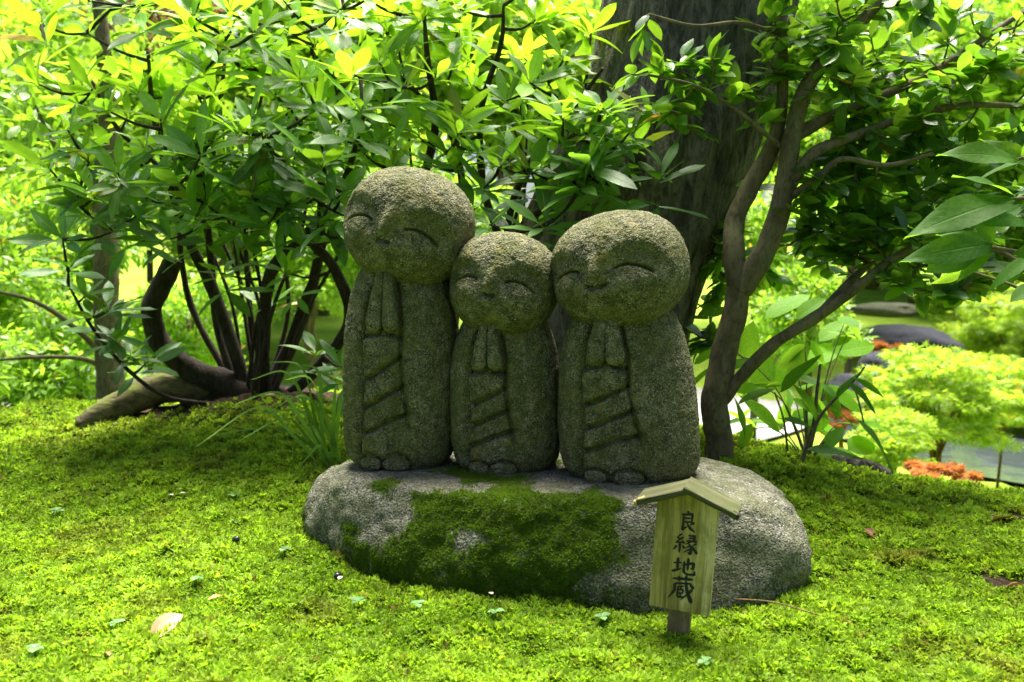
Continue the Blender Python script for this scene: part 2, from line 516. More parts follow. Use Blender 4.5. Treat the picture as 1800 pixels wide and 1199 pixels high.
POND = (5.3, 6.8, 2.6, 2.4)
def ground_z(x, y, bumps=True):
    x = np.asarray(x, float); y = np.asarray(y, float)
    yc = crest_y(x)
    xc = np.clip(x, -1.9, 1.5)
    z = near_z(xc, np.clip(y, 0.9, yc))
    z = z + 0.075 * np.exp(-(((x - RHO_C[0]) / 0.35) ** 2 + ((y - RHO_C[1]) / 0.18) ** 2))
    t = y - yc
    z = z - 0.80 * sstep(0, 1.7, t)
    z = z + 0.42 * sstep(8.6, 10.5, y) + np.clip(y - 11, 0, 40) * 0.11
    pd = ((x - POND[0]) / POND[2]) ** 2 + ((y - POND[1]) / POND[3]) ** 2
    z = z - 0.40 * sstep(1.25, 0.7, pd)
    if bumps:
        P = np.stack([x, y, np.zeros_like(x)], -1).reshape(-1, 3)
        near = sstep(4.0, 2.8, y)
        b = 0.016 * fbm(P, 4.5, 3, 3) + 0.014 * np.abs(fbm(P, 13, 2, 5)) + 0.010 * fbm(P, 30, 2, 9)
        left = sstep(-0.35, -0.8, x) * sstep(1.9, 2.2, y)
        b = b * (1 + 0.9 * left.reshape(-1))
        z = z + b.reshape(x.shape) * near
        z = z + (0.10 * fbm(P, 0.5, 3, 21)).reshape(x.shape) * sstep(4, 8, y)
    return z

def axis(lo, hi, step, far, n):
    core = np.arange(lo, hi, step)
    g = np.geomspace(step * 2, 1, n)
    g = np.cumsum(g); g = g / g[-1]
    return core, g
cx_, gx = axis(-2.2, 2.2, 0.022, 90, 34)
gxe = np.geomspace(0.05, 118, 34)
xs = np.concatenate([-2.2 - gxe[::-1], cx_, cx_[-1] + gxe])
cy_ = np.arange(0.7, 3.6, 0.022)
ys = np.concatenate([0.7 - np.geomspace(0.05, 20, 22)[::-1], cy_, cy_[-1] + np.geomspace(0.06, 200, 60)])
X, Y = np.meshgrid(xs, ys)
Z = ground_z(X, Y)
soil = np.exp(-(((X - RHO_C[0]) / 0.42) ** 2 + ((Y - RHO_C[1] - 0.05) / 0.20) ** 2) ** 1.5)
for bx_, by_, Yb, br in ((1765, 1045, 1.42, .05), (1760, 925, 1.75, .055)):
    q = at(bx_, by_, Yb); soil = soil + np.exp(-((X - q[0]) ** 2 + ((Y - q[1]) * 1.3) ** 2) / br ** 2)
lawn = sstep(3.2, 4.2, Y)
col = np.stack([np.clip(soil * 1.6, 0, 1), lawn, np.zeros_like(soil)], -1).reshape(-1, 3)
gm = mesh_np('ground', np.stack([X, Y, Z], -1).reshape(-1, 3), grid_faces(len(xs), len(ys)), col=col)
ground = link('ground', gm, M['ground'], kind='structure')

# pond and a pale gravel path in the lower garden
th = np.linspace(0, 2 * np.pi, 72, endpoint=False)
V = []
for r in (1.03, 0.7, 0.35, 0.002):
    for a in th:
        V.append((POND[0] + POND[2] * r * math.cos(a), POND[1] + POND[3] * r * math.sin(a), -0.80))
link('pond', mesh_np('pond', V, grid_faces(len(th), 4, True)), M['water'], kind='structure')
pc = spline([(-9, 9.5, 0), (-4.5, 8.2, 0), (-1.5, 7.4, 0), (0.6, 7.0, 0), (2.2, 8.6, 0)], 70)
tn = np.gradient(pc, axis=0); tn /= np.linalg.norm(tn, axis=1)[:, None]
sd = np.stack([-tn[:, 1], tn[:, 0], 0 * tn[:, 0]], 1)
V = np.concatenate([np.stack([pc + sd * w for w in (-1.3, -0.7, 0, 0.7, 1.3)], 1).reshape(-1, 3)])
V[:, 2] = ground_z(V[:, 0], V[:, 1]) + 0.03
link('path', mesh_np('path', V, grid_faces(5, 70)), M['gravel'], kind='structure')

# ------------------------------------------------------------------ the boulder
BC = np.array((0.05, 1.60)); BZ = 0.178; BYAW = R(-8)
def boulder():
    nt_, prof = 220, [(0.86, -0.09), (0.95, -0.03), (1.0, 0.035), (1.005, 0.07), (0.985, 0.11), (0.94, 0.145), (0.89, 0.167), (0.80, 0.176), (0.6, 0.179), (0.4, 0.1795), (0.2, 0.18), (0.0, 0.18)]
    ns = 74
    pr = spline([(a, b, 0) for a, b in prof], ns)
    th = np.linspace(0, 2 * np.pi, nt_, endpoint=False)
    ex = 2.9
    c, s = np.cos(th), np.sin(th)
    rad = (np.abs(c / 0.475) ** ex + np.abs(s / 0.245) ** ex) ** (-1 / ex)
    rad = rad * (1 + 0.03 * np.cos(3 * th + 0.5) + 0.02 * np.sin(5 * th))
    V = np.zeros((ns, nt_, 3))
    V[:, :, 0] = pr[:, 0:1] * (rad * c)[None]
    V[:, :, 1] = pr[:, 0:1] * (rad * s)[None]
    V[:, :, 2] = pr[:, 1:2]
    V = V.reshape(-1, 3)
    xr = V[:, 0] / 0.475
    V[:, 1] *= np.where(V[:, 1] < 0, 1 - 0.34 * sstep(0.0, 1.0, -xr) + 0.10 * sstep(0.2, 0.9, xr), 1)      # thin left end, heavy right end
    V[:, 2] = np.where(V[:, 2] < 0.12, V[:, 2] + 0.03 * sstep(0.1, 1.0, -xr) * sstep(.12, 0, V[:, 2]), V[:, 2])
    top = sstep(0.10, 0.17, V[:, 2])
    V[:, 2] -= 0.016 * sstep(0.60, 1.0, xr) * top + 0.016 * sstep(-0.65, -1.0, xr) * top
    out = V.copy(); out[:, 2] -= 0.08
    nn = out / (np.linalg.norm(out, axis=1)[:, None] + 1e-9)
    side = 1 - sstep(0.165, 0.178, V[:, 2]) * sstep(0.98, 0.7, np.abs(xr)) * 0.9
    d = 0.026 * fbm(V, 5, 3, 31) + 0.017 * fbm(V, 14, 3, 33) + 0.0075 * fbm(V, 50, 3, 35)
    d -= 0.012 * np.clip(-fbm(V, 10, 2, 41) - 0.25, 0, 1)
    V += nn * (d * side)[:, None]
    V[:, 2] = np.where(V[:, 2] > 0.1, V[:, 2] - 0.0025 * np.abs(fbm(V, 50, 3, 37)), V[:, 2])
    # broken facets
    rf = np.random.default_rng(19)
    for nx, ny, nz, off in ((0.93, -0.15, 0.34, 0.492), (0.55, -0.80, 0.25, 0.425), (0.62, -0.2, 0.76, 0.452), (-0.90, -0.2, 0.4, 0.455), (-0.45, -0.85, 0.28, 0.375), (0.15, -0.95, 0.27, 0.268), (-0.2, -0.80, 0.55, 0.285), (0.35, -0.72, 0.6, 0.348), (0.8, 0.5, 0.3, 0.47)):
        nv = np.array((nx, ny, nz)); L_ = np.linalg.norm(nv); nv /= L_
        over = V @ nv - off / L_ + 0.006 * fbm(V, 22, 3, 77)
        V -= np.where(over > 0, over * 0.88, 0)[:, None] * nv
    ca, sa = math.cos(BYAW), math.sin(BYAW)
    W = V.copy()
    W[:, 0] = BC[0] + ca * V[:, 0] - sa * V[:, 1]
    W[:, 1] = BC[1] + sa * V[:, 0] + ca * V[:, 1]
    return W, grid_faces(nt_, ns, True), V
bV, bF, bL = boulder()
bme = mesh_np('boulder', bV, bF)
bobj = link('boulder', bme, M['boulder'], label='broad flat grey boulder with green moss patches carrying the three statues', cat='boulder')

# ------------------------------------------------------------------ statues
def poly_dist(U, V, pts):
    pts = np.asarray(pts, float)
    best = np.full(U.shape, 1e9)
    for a, b in zip(pts[:-1], pts[1:]):
        ab = b - a; L = ab.dot(ab) + 1e-12
        t = np.clip(((U - a[0]) * ab[0] + (V - a[1]) * ab[1]) / L, 0, 1)
        best = np.minimum(best, np.hypot(U - a[0] - t * ab[0], V - a[1] - t * ab[1]))
    return best

def head_mesh(rx, ry, rz, smile, seed):
    nl, nf = 300, 200
    lam = np.linspace(-np.pi, np.pi, nl, endpoint=False)
    lam = lam - 0.5 * np.sin(lam)          # finer towards the face
    phi = np.linspace(-np.pi / 2 + 0.004, np.pi / 2 - 0.004, nf)
    PH, LA = np.meshgrid(phi, lam, indexing='ij')
    Rm = (rx + rz) / 2
    dx, dy, dz = np.sin(LA) * np.cos(PH), -np.cos(LA) * np.cos(PH), np.sin(PH)
    D = np.stack([dx, dy, dz], -1)
    ex = 2.25
    k = (np.abs(dx) ** ex + np.abs(dy) ** ex + np.abs(dz) ** ex) ** (-1 / ex)
    Zn = dz
    U = LA * np.cos(PH * 0.8) * Rm; Vv = Zn * Rm
    d = np.zeros_like(U)
    cv = lambda pts, s: [(R(s * a) * math.cos(math.asin(z) * 0.8) * Rm, z * Rm) for a, z in pts]
    for s in (-1, 1):
        q = np.hypot((LA - s * 0.60) * 0.85, Zn - 0.02)
        rec = (1 - sstep(0.26, 0.46, q)) * sstep(-0.42, 0.20, Zn)
        d -= 0.0095 * Rm / 0.115 * rec
        # cheek swelling under the eye
        d += 0.0045 * np.exp(-(((LA - s * 0.52) / 0.30) ** 2 + ((Zn + 0.16) / 0.17) ** 2))
        e = poly_dist(U, Vv, cv([(17, 0.09), (22, 0.118), (28, 0.122), (35, 0.09), (42, 0.025), (49, -0.075)], s))
        d -= 0.0135 * np.exp(-(e / 0.0021) ** 2)
    # nose with a sharp underside, bridge between the hollows
    nz = np.exp(-((LA / 0.080) ** 2)) * sstep(-0.045, 0.0, Zn) * (1 - sstep(0.02, 0.42, Zn))
    d += 0.0125 * Rm / 0.115 * nz
    if smile:
        mo = [(-8, -0.165), (-4, -0.195), (0, -0.205), (4, -0.195), (8, -0.165)]
    else:
        mo = [(-5, -0.185), (-2, -0.20), (2, -0.20), (5, -0.185)]
    mm = np.array([(R(a) * Rm, z * Rm) for a, z in mo])
    d -= 0.0135 * np.exp(-(poly_dist(U, Vv, mm) / 0.0034) ** 2)
    d += 0.0022 * np.exp(-(((LA) / 0.12) ** 2 + ((Zn + 0.28) / 0.05) ** 2))
    P = D * k[..., None] * np.array((rx, ry, rz))
    Pf = P.reshape(-1, 3)
    rough = 0.0020 * fbm(Pf + seed, 20, 3, seed) + 0.0011 * fbm(Pf + seed, 130, 2, seed + 3) + 0.0011 * fbm(Pf, 300, 1, seed + 5)
    V = Pf + D.reshape(-1, 3) * (d.reshape(-1) + rough)[:, None]
    V = np.vstack([V, [(0, 0, -rz)], [(0, 0, rz)]])
    i = np.arange(nl); a = len(V) - 2; b = len(V) - 1
    return V, [grid_faces(nl, nf, True), np.stack([np.full(nl, a), (i + 1) % nl, i], 1), np.stack([np.full(nl, b), (nf - 1) * nl + i, (nf - 1) * nl + (i + 1) % nl], 1)]

PT = [0, 0.015, 0.045, 0.09, 0.16, 0.4, 0.64, 0.82, 0.92, 1.0]
class Body:
    def __init__(s, hw, hd, H, prof, lean, yaw, seed):
        s.hw, s.hd, s.H, s.prof, s.lean, s.yaw, s.seed = hw, hd, H, prof, lean, yaw, seed
    def base(s, TH, T):
        w = np.interp(T, np.linspace(0, 1, 200), s.cw())
        # TH: angle from the figure's own front; the section is a soft rounded square
        c, q = np.sin(TH + s.yaw), -np.cos(TH + s.yaw)
        ex = 2.35
        k = (np.abs(c) ** ex + np.abs(q) ** ex) ** (-1 / ex)
        return np.stack([s.hw * w * k * c + s.lean * T, s.hd * w * k * q, T * s.H], -1)
    def cw(s):
        t = np.linspace(0, 1, 200)
        v = np.interp(t, PT, s.prof)
        ker = np.ones(9) / 9
        vv = np.convolve(np.pad(v, 4, 'edge'), ker, 'valid')
        vv[:4] = v[:4]
        return vv
    def disp(s, TH, T):
        U = TH * s.hw; V = T * s.H
        h = s.H
        line = lambda pts: [(R(a) * s.hw, t * h) for a, t in pts]
        L = [(-10, 0.99), (-18, 0.84), (-24, 0.68), (-25, 0.40), (-27, 0.06)]
        Rr = [(9, 0.97), (15, 0.84), (18.5, 0.70), (18, 0.55), (22, 0.40), (27, 0.27), (32, 0.12)]
        d = np.zeros_like(U)
        la = np.interp(T, [x[1] for x in L[::-1]], [R(x[0]) for x in L[::-1]])
        ra = np.interp(T, [x[1] for x in Rr[::-1]], [R(x[0]) for x in Rr[::-1]])
        inside = sstep(-0.02, 0.05, TH - la) * sstep(-0.02, 0.06, ra - TH) * sstep(0.76, 0.70, T)
        d -= 0.0110 * inside * (0.35 + 0.65 * sstep(0.05, 0.3, T))
        d += 0.0085 * inside * np.exp(-((T - 0.60) / 0.09) ** 2)          # rounded belly under the hands
        d -= 0.0150 * np.exp(-(poly_dist(U, V, line(L)) / 0.0040) ** 2)
        d -= 0.0150 * np.exp(-(poly_dist(U, V, line(Rr)) / 0.0040) ** 2) * sstep(0.10, 0.3, T)
        # notch under the hands
        d -= 0.0120 * np.exp(-(poly_dist(U, V, line([(-23, 0.645), (-6, 0.660), (0, 0.71), (6, 0.660), (18, 0.645)])) / 0.0042) ** 2)
        for a, b, e in ((0.44, 0.55, 18), (0.31, 0.415, 22), (0.185, 0.285, 29)):
            pts = line([(-24, a), (-12, a + (b - a) * 0.20), (2, a + (b - a) * 0.60), (e, b)])
            dd = poly_dist(U, V, pts)
            d -= 0.0145 * np.exp(-(dd / 0.0042) ** 2)
            ln = np.interp(TH, [R(-24), R(e)], [a, b])
            above = sstep(0, 0.005, (T - ln) * h) * sstep(0.045, 0.0, (T - ln) * h)
            d += 0.0030 * above * inside                                    # each fold laps over the next
        # outer sleeves swell a little
        d += 0.004 * np.exp(-((np.abs(TH + 0.03) - 0.75) / 0.28) ** 2) * sstep(0.05, 0.3, T) * sstep(0.95, 0.7, T)
        # arch above the toes
        d -= 0.0055 * np.exp(-(poly_dist(U, V, line([(-27, 0.03), (-24, 0.075), (-14, 0.09), (-4, 0.07), (-1, 0.04), (3, 0.075), (15, 0.095), (27, 0.075), (31, 0.03)])) / 0.0034) ** 2) * 1.6
        return d
    def mesh(s):
        na, nt_ = 290, 210
        th = np.linspace(-np.pi, np.pi, na, endpoint=False)
        th = th - 0.5 * np.sin(th)
        t = np.linspace(0, 1, nt_) ** 1.05
        T, TH = np.meshgrid(t, th, indexing='ij')
        P = s.base(TH, T)
        out = P.copy(); out[..., 2] = 0; out[..., 0] -= s.lean * T
        N = out / (np.linalg.norm(out, axis=-1)[..., None] + 1e-9)
        Pf = P.reshape(-1, 3)
        rough = 0.0026 * fbm(Pf + s.seed, 18, 3, s.seed) + 0.0012 * fbm(Pf, 130, 2, s.seed + 3) + 0.0011 * fbm(Pf, 300, 1, s.seed + 5)
        V = Pf + N.reshape(-1, 3) * (s.disp(TH, T).reshape(-1) + rough)[:, None]
        V = np.vstack([V, [(0, 0, -0.001)], [(s.lean, 0, s.H)]])
        i = np.arange(na); a = len(V) - 2; b = a + 1
        return V, [grid_faces(na, nt_, True), np.stack([np.full(na, a), (i + 1) % na, i], 1), np.stack([np.full(na, b), (nt_ - 1) * na + i, (nt_ - 1) * na + (i + 1) % na], 1)]
    def surf(s, ang, t):
        p = s.base(np.array([R(ang)]), np.array([t]))[0]
        a = R(ang) + s.yaw
        nrm = np.array((math.sin(a) / s.hw, -math.cos(a) / s.hd, 0)); nrm /= np.linalg.norm(nrm)
        return p, nrm

def slab_np(cen, nrm, half, thick, rough_seed):
    """rounded slab following a path on a surface: cen (n,3), nrm (n,3), half widths and thicknesses per ring"""
    n = len(cen); sides = 20
    T = np.gradient(cen, axis=0); T /= np.linalg.norm(T, axis=1)[:, None]
    th = np.linspace(0, 2 * np.pi, sides, endpoint=False)
    V = []
    for i in range(n):
        b = np.cross(T[i], nrm[i]); b /= np.linalg.norm(b)
        c, s_ = np.cos(th), np.sin(th)
        c2 = np.sign(c) * np.abs(c) ** 0.75; s2 = np.sign(s_) * np.abs(s_) ** 0.75
        V.append(cen[i] + half[i] * c2[:, None] * b + thick[i] * s2[:, None] * nrm[i])
    V = np.concatenate(V)
    V += (0.0011 * fbm(V + rough_seed, 90, 2, rough_seed) + 0.0008 * fbm(V, 260, 1, 4))[:, None] * np.repeat(nrm, sides, 0)
    V = np.vstack([V, cen[:1], cen[-1:]])
    a, b = len(V) - 2, len(V) - 1
    i = np.arange(sides)
    return V, [grid_faces(sides, n, True), np.stack([np.full(sides, a), (i + 1) % sides, i], 1), np.stack([np.full(sides, b), (n - 1) * sides + i, (n - 1) * sides + (i + 1) % sides], 1)]

def statue(label, base, body, headc, hr, hyaw, hroll, hpitch, smile, seed):
    root = empty('stone_statue', label, 'statue', None, tuple(base))
    V, F = body.mesh()
    bo = link('body', mesh_np('body', V, F), M['statue'], root)
    hv, hf = head_mesh(*hr, smile, seed)
    ho = link('head', mesh_np('head', hv, hf), M['statue'], root)
    ho.location = Vector(headc) - Vector(base)
    ho.rotation_euler = (Matrix.Rotation(hroll, 3, 'Y') @ Matrix.Rotation(hpitch, 3, 'X') @ Matrix.Rotation(hyaw, 3, 'Z')).to_euler()
    for s in (-1, 1):
        tt = np.linspace(0.665, 1.09, 30)
        cen, nr = [], []
        q = (tt - tt[0]) / (tt[-1] - tt[0])
        for t, k in zip(tt, q):
            p, nrm = body.surf(s * (8.8 - 7.0 * k ** 0.95), t)
            cen.append(p + nrm * (0.003 + 0.016 * k ** 1.5)); nr.append(nrm)
        cen, nr = np.array(cen), np.array(nr)
        env = np.clip(np.minimum(1, np.sqrt(np.clip(1 - np.clip(1 - q / 0.13, 0, 1) ** 2, 0.02, 1))), 0, 1) * np.sqrt(np.clip(1 - np.clip((q - 0.82) / 0.18, 0, 1) ** 2, 0.02, 1))
        half = body.hw * (0.150 - 0.108 * q) * env
        thick = 0.0135 * env
        v, f = slab_np(cen, nr, half, thick, seed + s)
        link('hand', mesh_np('hand', v, f), M['statue'], bo)
    for a, w in ((-14.5, 0.0235), (15, 0.029)):
        aa = np.linspace(-1, 1, 15)
        cen, nr = [], []
        for k in aa:
            p, nrm = body.surf(a + k * w / body.hw * 57.3 * 0.98, 0.043)
            cen.append(p - nrm * 0.001); nr.append(nrm)
        env = np.sqrt(np.clip(1 - aa ** 2, 0.02, 1))
        # long axis runs sideways, so half width is the toe's height
        v, f = slab_np(np.array(cen), np.array(nr), 0.0122 * env ** 0.6, 0.0070 * env ** 0.7, seed + 9)
        link('foot', mesh_np('foot', v, f), M['statue'], bo)
    return root

px = lambda w, Y: w * Y / FPX
PROF = [0.66, 0.80, 0.90, 0.955, 0.985, 1.0, 0.985, 0.90, 0.80, 0.66]
PROFR = [0.70, 0.84, 0.93, 0.975, 1.0, 0.985, 0.94, 0.84, 0.74, 0.62]
ZB = BZ - 0.004
hc = at(721, 400, 1.63); bx = at(705, 833, 1.65)[0]
statue('tallest mossy stone statue, head tilted to one side, palms pressed together', (bx, 1.65, ZB),
       Body(px(101, 1.65), 0.092, hc[2] - 0.062 - ZB, PROF, 0.010, R(-14), 11), hc, (px(112, 1.63), 0.112, px(102, 1.63)), R(-16), R(14), R(9), False, 11)
hc = at(887, 500, 1.595); bx = at(890, 845, 1.62)[0]
statue('shortest mossy stone statue standing snugly between the two bigger ones', (bx, 1.62, ZB),
       Body(px(98, 1.62), 0.086, hc[2] - 0.055 - ZB, PROF, -0.002, R(-18), 23), hc, (px(95, 1.595), 0.098, px(91, 1.595)), R(-16), R(6), R(1), False, 23)
hc = at(1089, 474, 1.535); bx = at(1108, 860, 1.56)[0]
statue('stout mossy stone statue with a smiling wide round head behind the wooden sign', (bx, 1.56, ZB),
       Body(px(124, 1.56), 0.098, hc[2] - 0.058 - ZB, PROFR, -0.018, R(-22), 37), hc, (px(119, 1.535), 0.112, px(102, 1.535)), R(-30), R(-9), R(1), True, 37)

# ------------------------------------------------------------------ wooden sign
def strokes_mesh(strokes, w, h):
    """brush strokes in a 100 x 100 box (x right, y down) -> ribbons lying in the XZ plane, centred"""
    A = Acc()
    for si, st in enumerate(strokes):
        pts, wd = st
        n = 8 * (len(pts) - 1) + 1
        P = np.array(pts, float)
        seg = np.linspace(0, len(P) - 1, n); k = np.minimum(seg.astype(int), len(P) - 2); f = (seg - k)[:, None]
        C = P[k] * (1 - f) + P[k + 1] * f
        for _ in range(2):
            C[1:-1] = (C[:-2] + 2 * C[1:-1] + C[2:]) / 4
        ww = 1.12 * np.interp(np.linspace(0, 1, n), np.linspace(0, 1, len(wd)), wd)
        e = np.linspace(0, 1, n)
        ww = ww * np.clip(0.35 + np.minimum(e, 1 - e) * n / 2.2, 0, 1)
        T = np.gradient(C, axis=0); T /= np.linalg.norm(T, axis=1)[:, None] + 1e-9
        N = np.stack([-T[:, 1], T[:, 0]], 1)
        L_, R_ = C + N * ww[:, None] / 2, C - N * ww[:, None] / 2
        V2 = np.stack([L_, R_], 1).reshape(-1, 2)
        V = np.stack([(V2[:, 0] - 50) / 100 * w, np.full(len(V2), -0.00004 * si), (50 - V2[:, 1]) / 100 * h], 1)
        A.add(V, grid_faces(2, n))
    return A.mesh('painted_character')

CH1 = [([(46, -2), (56, 14)], [9, 15]), ([(14, 20), (40, 18), (76, 12), (74, 54)], [9, 9, 14, 9]), ([(30, 36), (68, 33)], [8, 8]), ([(30, 54), (72, 51)], [9, 8]),
       ([(26, 18), (28, 60), (24, 92), (54, 72)], [12, 11, 16, 3]), ([(90, 50), (66, 66)], [15, 4]), ([(46, 56), (66, 80), (98, 98)], [6, 15, 5])]
CH2 = [([(34, -2), (12, 22)], [10, 4]), ([(12, 22), (34, 26)], [7, 8]), ([(40, 14), (8, 48)], [11, 4]), ([(6, 48), (42, 42)], [8, 8]), ([(36, 34), (46, 48)], [6, 11]),
       ([(27, 46), (27, 98)], [11, 8]), ([(14, 62), (2, 88)], [11, 5]), ([(38, 58), (48, 74)], [7, 11]),
       ([(58, 4), (86, 2), (82, 30)], [8, 12, 8]), ([(60, 17), (82, 15)], [7, 7]), ([(50, 33), (98, 28)], [9, 10]), ([(72, 32), (48, 52)], [9, 3]),
       ([(62, 44), (76, 64), (72, 98), (60, 88)], [6, 12, 12, 3]), ([(68, 56), (46, 72)], [8, 3]), ([(72, 70), (42, 94)], [9, 3]), ([(96, 38), (78, 52)], [11, 4]), ([(76, 52), (100, 92)], [6, 15])]
CH3 = [([(4, 40), (42, 30)], [10, 9]), ([(24, 2), (24, 76)], [13, 10]), ([(0, 90), (16, 82), (44, 62)], [10, 14, 4]), ([(42, 46), (92, 22), (90, 60), (78, 56)], [9, 14, 11, 3]),
       ([(68, -4), (68, 74)], [13, 8]), ([(52, 20), (51, 84), (66, 96), (97, 92), (98, 66)], [11, 11, 12, 14, 3])]
CH4 = [([(8, 14), (94, 6)], [9, 12]), ([(34, 0), (37, 22)], [10, 8]), ([(66, -6), (62, 16)], [11, 8]), ([(18, 32), (90, 24)], [8, 8]), ([(20, 32), (20, 62), (-6, 98)], [12, 11, 3]),
       ([(34, 42), (60, 39)], [6, 6]), ([(34, 42), (33, 86), (62, 82)], [8, 8, 7]), ([(36, 55), (56, 53), (55, 68)], [6, 8, 6]), ([(36, 69), (56, 68)], [6, 6]), ([(46, 42), (46, 55)], [6, 6]), ([(46, 70), (46, 84)], [6, 6]),
       ([(64, 14), (72, 58), (94, 102)], [10, 13, 17]), ([(94, 46), (74, 70), (48, 96)], [12, 8, 3]), ([(82, 28), (100, 42)], [8, 14])]

SY = 1.235
sp = at(1188, 1163, SY)
sz = float(ground_z(np.array([sp[0]]), np.array([sp[1]]))[0])
sign = empty('wooden_sign', 'small weathered wooden sign with black lettering and a little gabled roof', 'sign', None, (sp[0], sp[1], sz - 0.03))
sign.rotation_euler = (R(-2), R(3.4), R(-19))
bw, bh, bt = 0.0885, 0.163, 0.020
zb = 0.03 + (0.045)
def wobble(V, a=0.0006, s=60):
    V = V.copy(); V += a * np.stack([fbm(V + 3, s, 2, 1), fbm(V + 9, s, 2, 2), fbm(V + 5, s, 2, 3)], 1); return V
v, f = box_np(0.033, 0.017, zb + 0.06, 0.0015)
v[:, 1] += 0.006
post = link('post', mesh_np('post', wobble(v), f, smooth=False), M['postwood'], sign)
# board: pointed at the top so that it fills the gable
def board_np():
    x, y = bw / 2, bt / 2; b = 0.0012; pk = 0.0165
    prof = [(-x, 0), (x, 0), (x, bh), (0, bh + pk), (-x, bh)]
    def ring(yy, k):
        cx, cz = 0, bh / 2
        return [(px_ - math.copysign(k, px_) * (px_ != 0), yy, pz + (k if pz == 0 else -k)) for px_, pz in prof]
    V = np.array(ring(-y, b) + ring(-y + b, 0) + ring(y - b, 0) + ring(y, b))
    F = grid_faces(5, 4, True)
    return V, [F, np.array([[0, 1, 2], [0, 2, 3], [0, 3, 4], [15, 17, 16], [15, 18, 17], [15, 19, 18]])]
v, f = board_np()
board = link('board', mesh_np('board', v, f, smooth=False), M['board'], sign)
board.location = (0, -0.006, zb)
for ch, zc, w, h in ((CH1, 0.1355, 0.026, 0.031), (CH2, 0.1015, 0.035, 0.029), (CH3, 0.0685, 0.034, 0.025), (CH4, 0.0345, 0.035, 0.037)):
    o = link('painted_character', strokes_mesh(ch, w, h), M['ink'], board)
    o.location = (0.002, -bt / 2 - 0.0004, zc)
def plank(L, D, T, seed):
    n = 26
    v, f = box_np(L, D, T, 0.0014)
    # subdivide along x by rebuilding as a lofted bar
    xs_ = np.linspace(-L / 2, L / 2, n)
    sec = np.array([(-D / 2 + .0015, 0), (D / 2 - .0015, 0), (D / 2, .0015), (D / 2, T - .0015), (D / 2 - .0015, T), (-D / 2 + .0015, T), (-D / 2, T - .0015), (-D / 2, .0015)])
    V = np.concatenate([np.column_stack([np.full(8, x), sec]) for x in xs_])
    V += 0.0009 * np.stack([0 * V[:, 0], fbm(V * (0.3, 1, 1) + seed, 70, 2, seed), fbm(V * (0.25, 1, 1) + seed, 120, 2, seed + 1)], 1)
    e = np.abs(V[:, 0]) > L / 2 - 1e-6
    V[e, 0] += 0.0025 * fbm(V[e] + seed, 150, 2, seed)
    F = grid_faces(8, n, True)
    caps = np.array([[0, 3, 2, 1], [0, 7, 4, 3], [7, 6, 5, 4]]) + 0
    b0 = (n - 1) * 8
    caps2 = np.array([[0, 1, 2, 3], [0, 3, 4, 7], [7, 4, 5, 6]]) + b0
    return V, [np.vstack([F, caps, caps2])]
slope = math.atan2(0.0165, bw / 2)
for s, L, T in ((-1, 0.074, 0.0095), (1, 0.083, 0.0085)):
    v, f = plank(L, 0.078, T, 5 + s)
    v[:, 0] += s * (L / 2 - (0.0 if s < 0 else 0.008))
    o = link('roof_plank', mesh_np('roof_plank', v, f, smooth=False), M['roofwood'], sign)
    o.location = (0, 0.001, zb + bh + 0.0160 + (0.0 if s < 0 else 0.0014))
    o.rotation_euler = (0, s * slope, 0)
    if s > 0:
        A = Acc(); A.add(*tube_np([(0.068, -0.031, 0.004), (0.078, -0.033, 0.004)], [0.0060, 0.0052], 10, 4, 0.2))
        link('knot_end', A.mesh('knot_end'), M['bark_rho'], o)
    else:
        A = Acc(); A.add(*tube_np([(-0.062, -0.033, 0.005), (-0.0785, -0.032, 0.004)], [0.0062, 0.0050], 9, 5, 0.5, seed=4))
        link('broken_end', A.mesh('broken_end'), M['endgrain'], o)

# ------------------------------------------------------------------ leaves
def leaf_np(W=0.3, fold=0.12, curl=0.25, shape='lance', ns=6, wav=0.0, seed=0):
    """unit leaf along +Y, upper side +Z"""
    t = np.linspace(0, 1, ns + 1)
    if shape == 'lance':      # widest beyond the middle, tapering to a stalk
        w = np.sin(np.pi * np.clip(t, 0, 1) ** 1.25) ** 0.85
        w = w * (0.25 + 0.75 * sstep(0, 0.35, t))
    elif shape == 'oval':
        w = np.sin(np.pi * np.clip(t, 0, 1) ** 0.9) ** 0.75
    elif shape == 'round':
        w = np.sin(np.pi * np.clip(t, 0, 1) ** 1.05) ** 0.55
    else:                      # long pointed
        w = np.sin(np.pi * np.clip(t, 0, 1) ** 0.75) ** 0.95
    w = np.maximum(w, 0.012) * W / 2
    w[0] = 0.010; w[-1] = 0.003
    cols = np.array([-1, -0.5, 0, 0.5, 1])
    V, UV = [], []
    rr = np.random.default_rng(seed)
    for i, tt in enumerate(t):
        z = -curl * tt ** 2 * 0.5
        yy = tt * (1 - 0.12 * curl * tt)
        for c in cols:
            zz = z + fold * abs(c) * w[i] * 2 - 0.10 * (c * c) * w[i] + wav * math.sin(tt * 9 + c * 2 + seed) * abs(c) * 0.03
            V.append((c * w[i], yy, zz)); UV.append((0.5 + c / 2, tt))
    return np.array(V), grid_faces(5, ns + 1), np.array(UV)

def frame(d, up):
    """rotation whose Y axis is d and whose Z axis is as near as possible to up"""
    d = d / (np.linalg.norm(d) + 1e-9)
    z = up - d * np.dot(up, d)
    nz = np.linalg.norm(z)
    if nz < 1e-3:
        z = np.cross(d, (1, 0, 0)); nz = np.linalg.norm(z)
    z = z / nz
    x = np.cross(d, z)
    return np.stack([x, d, z], 1)

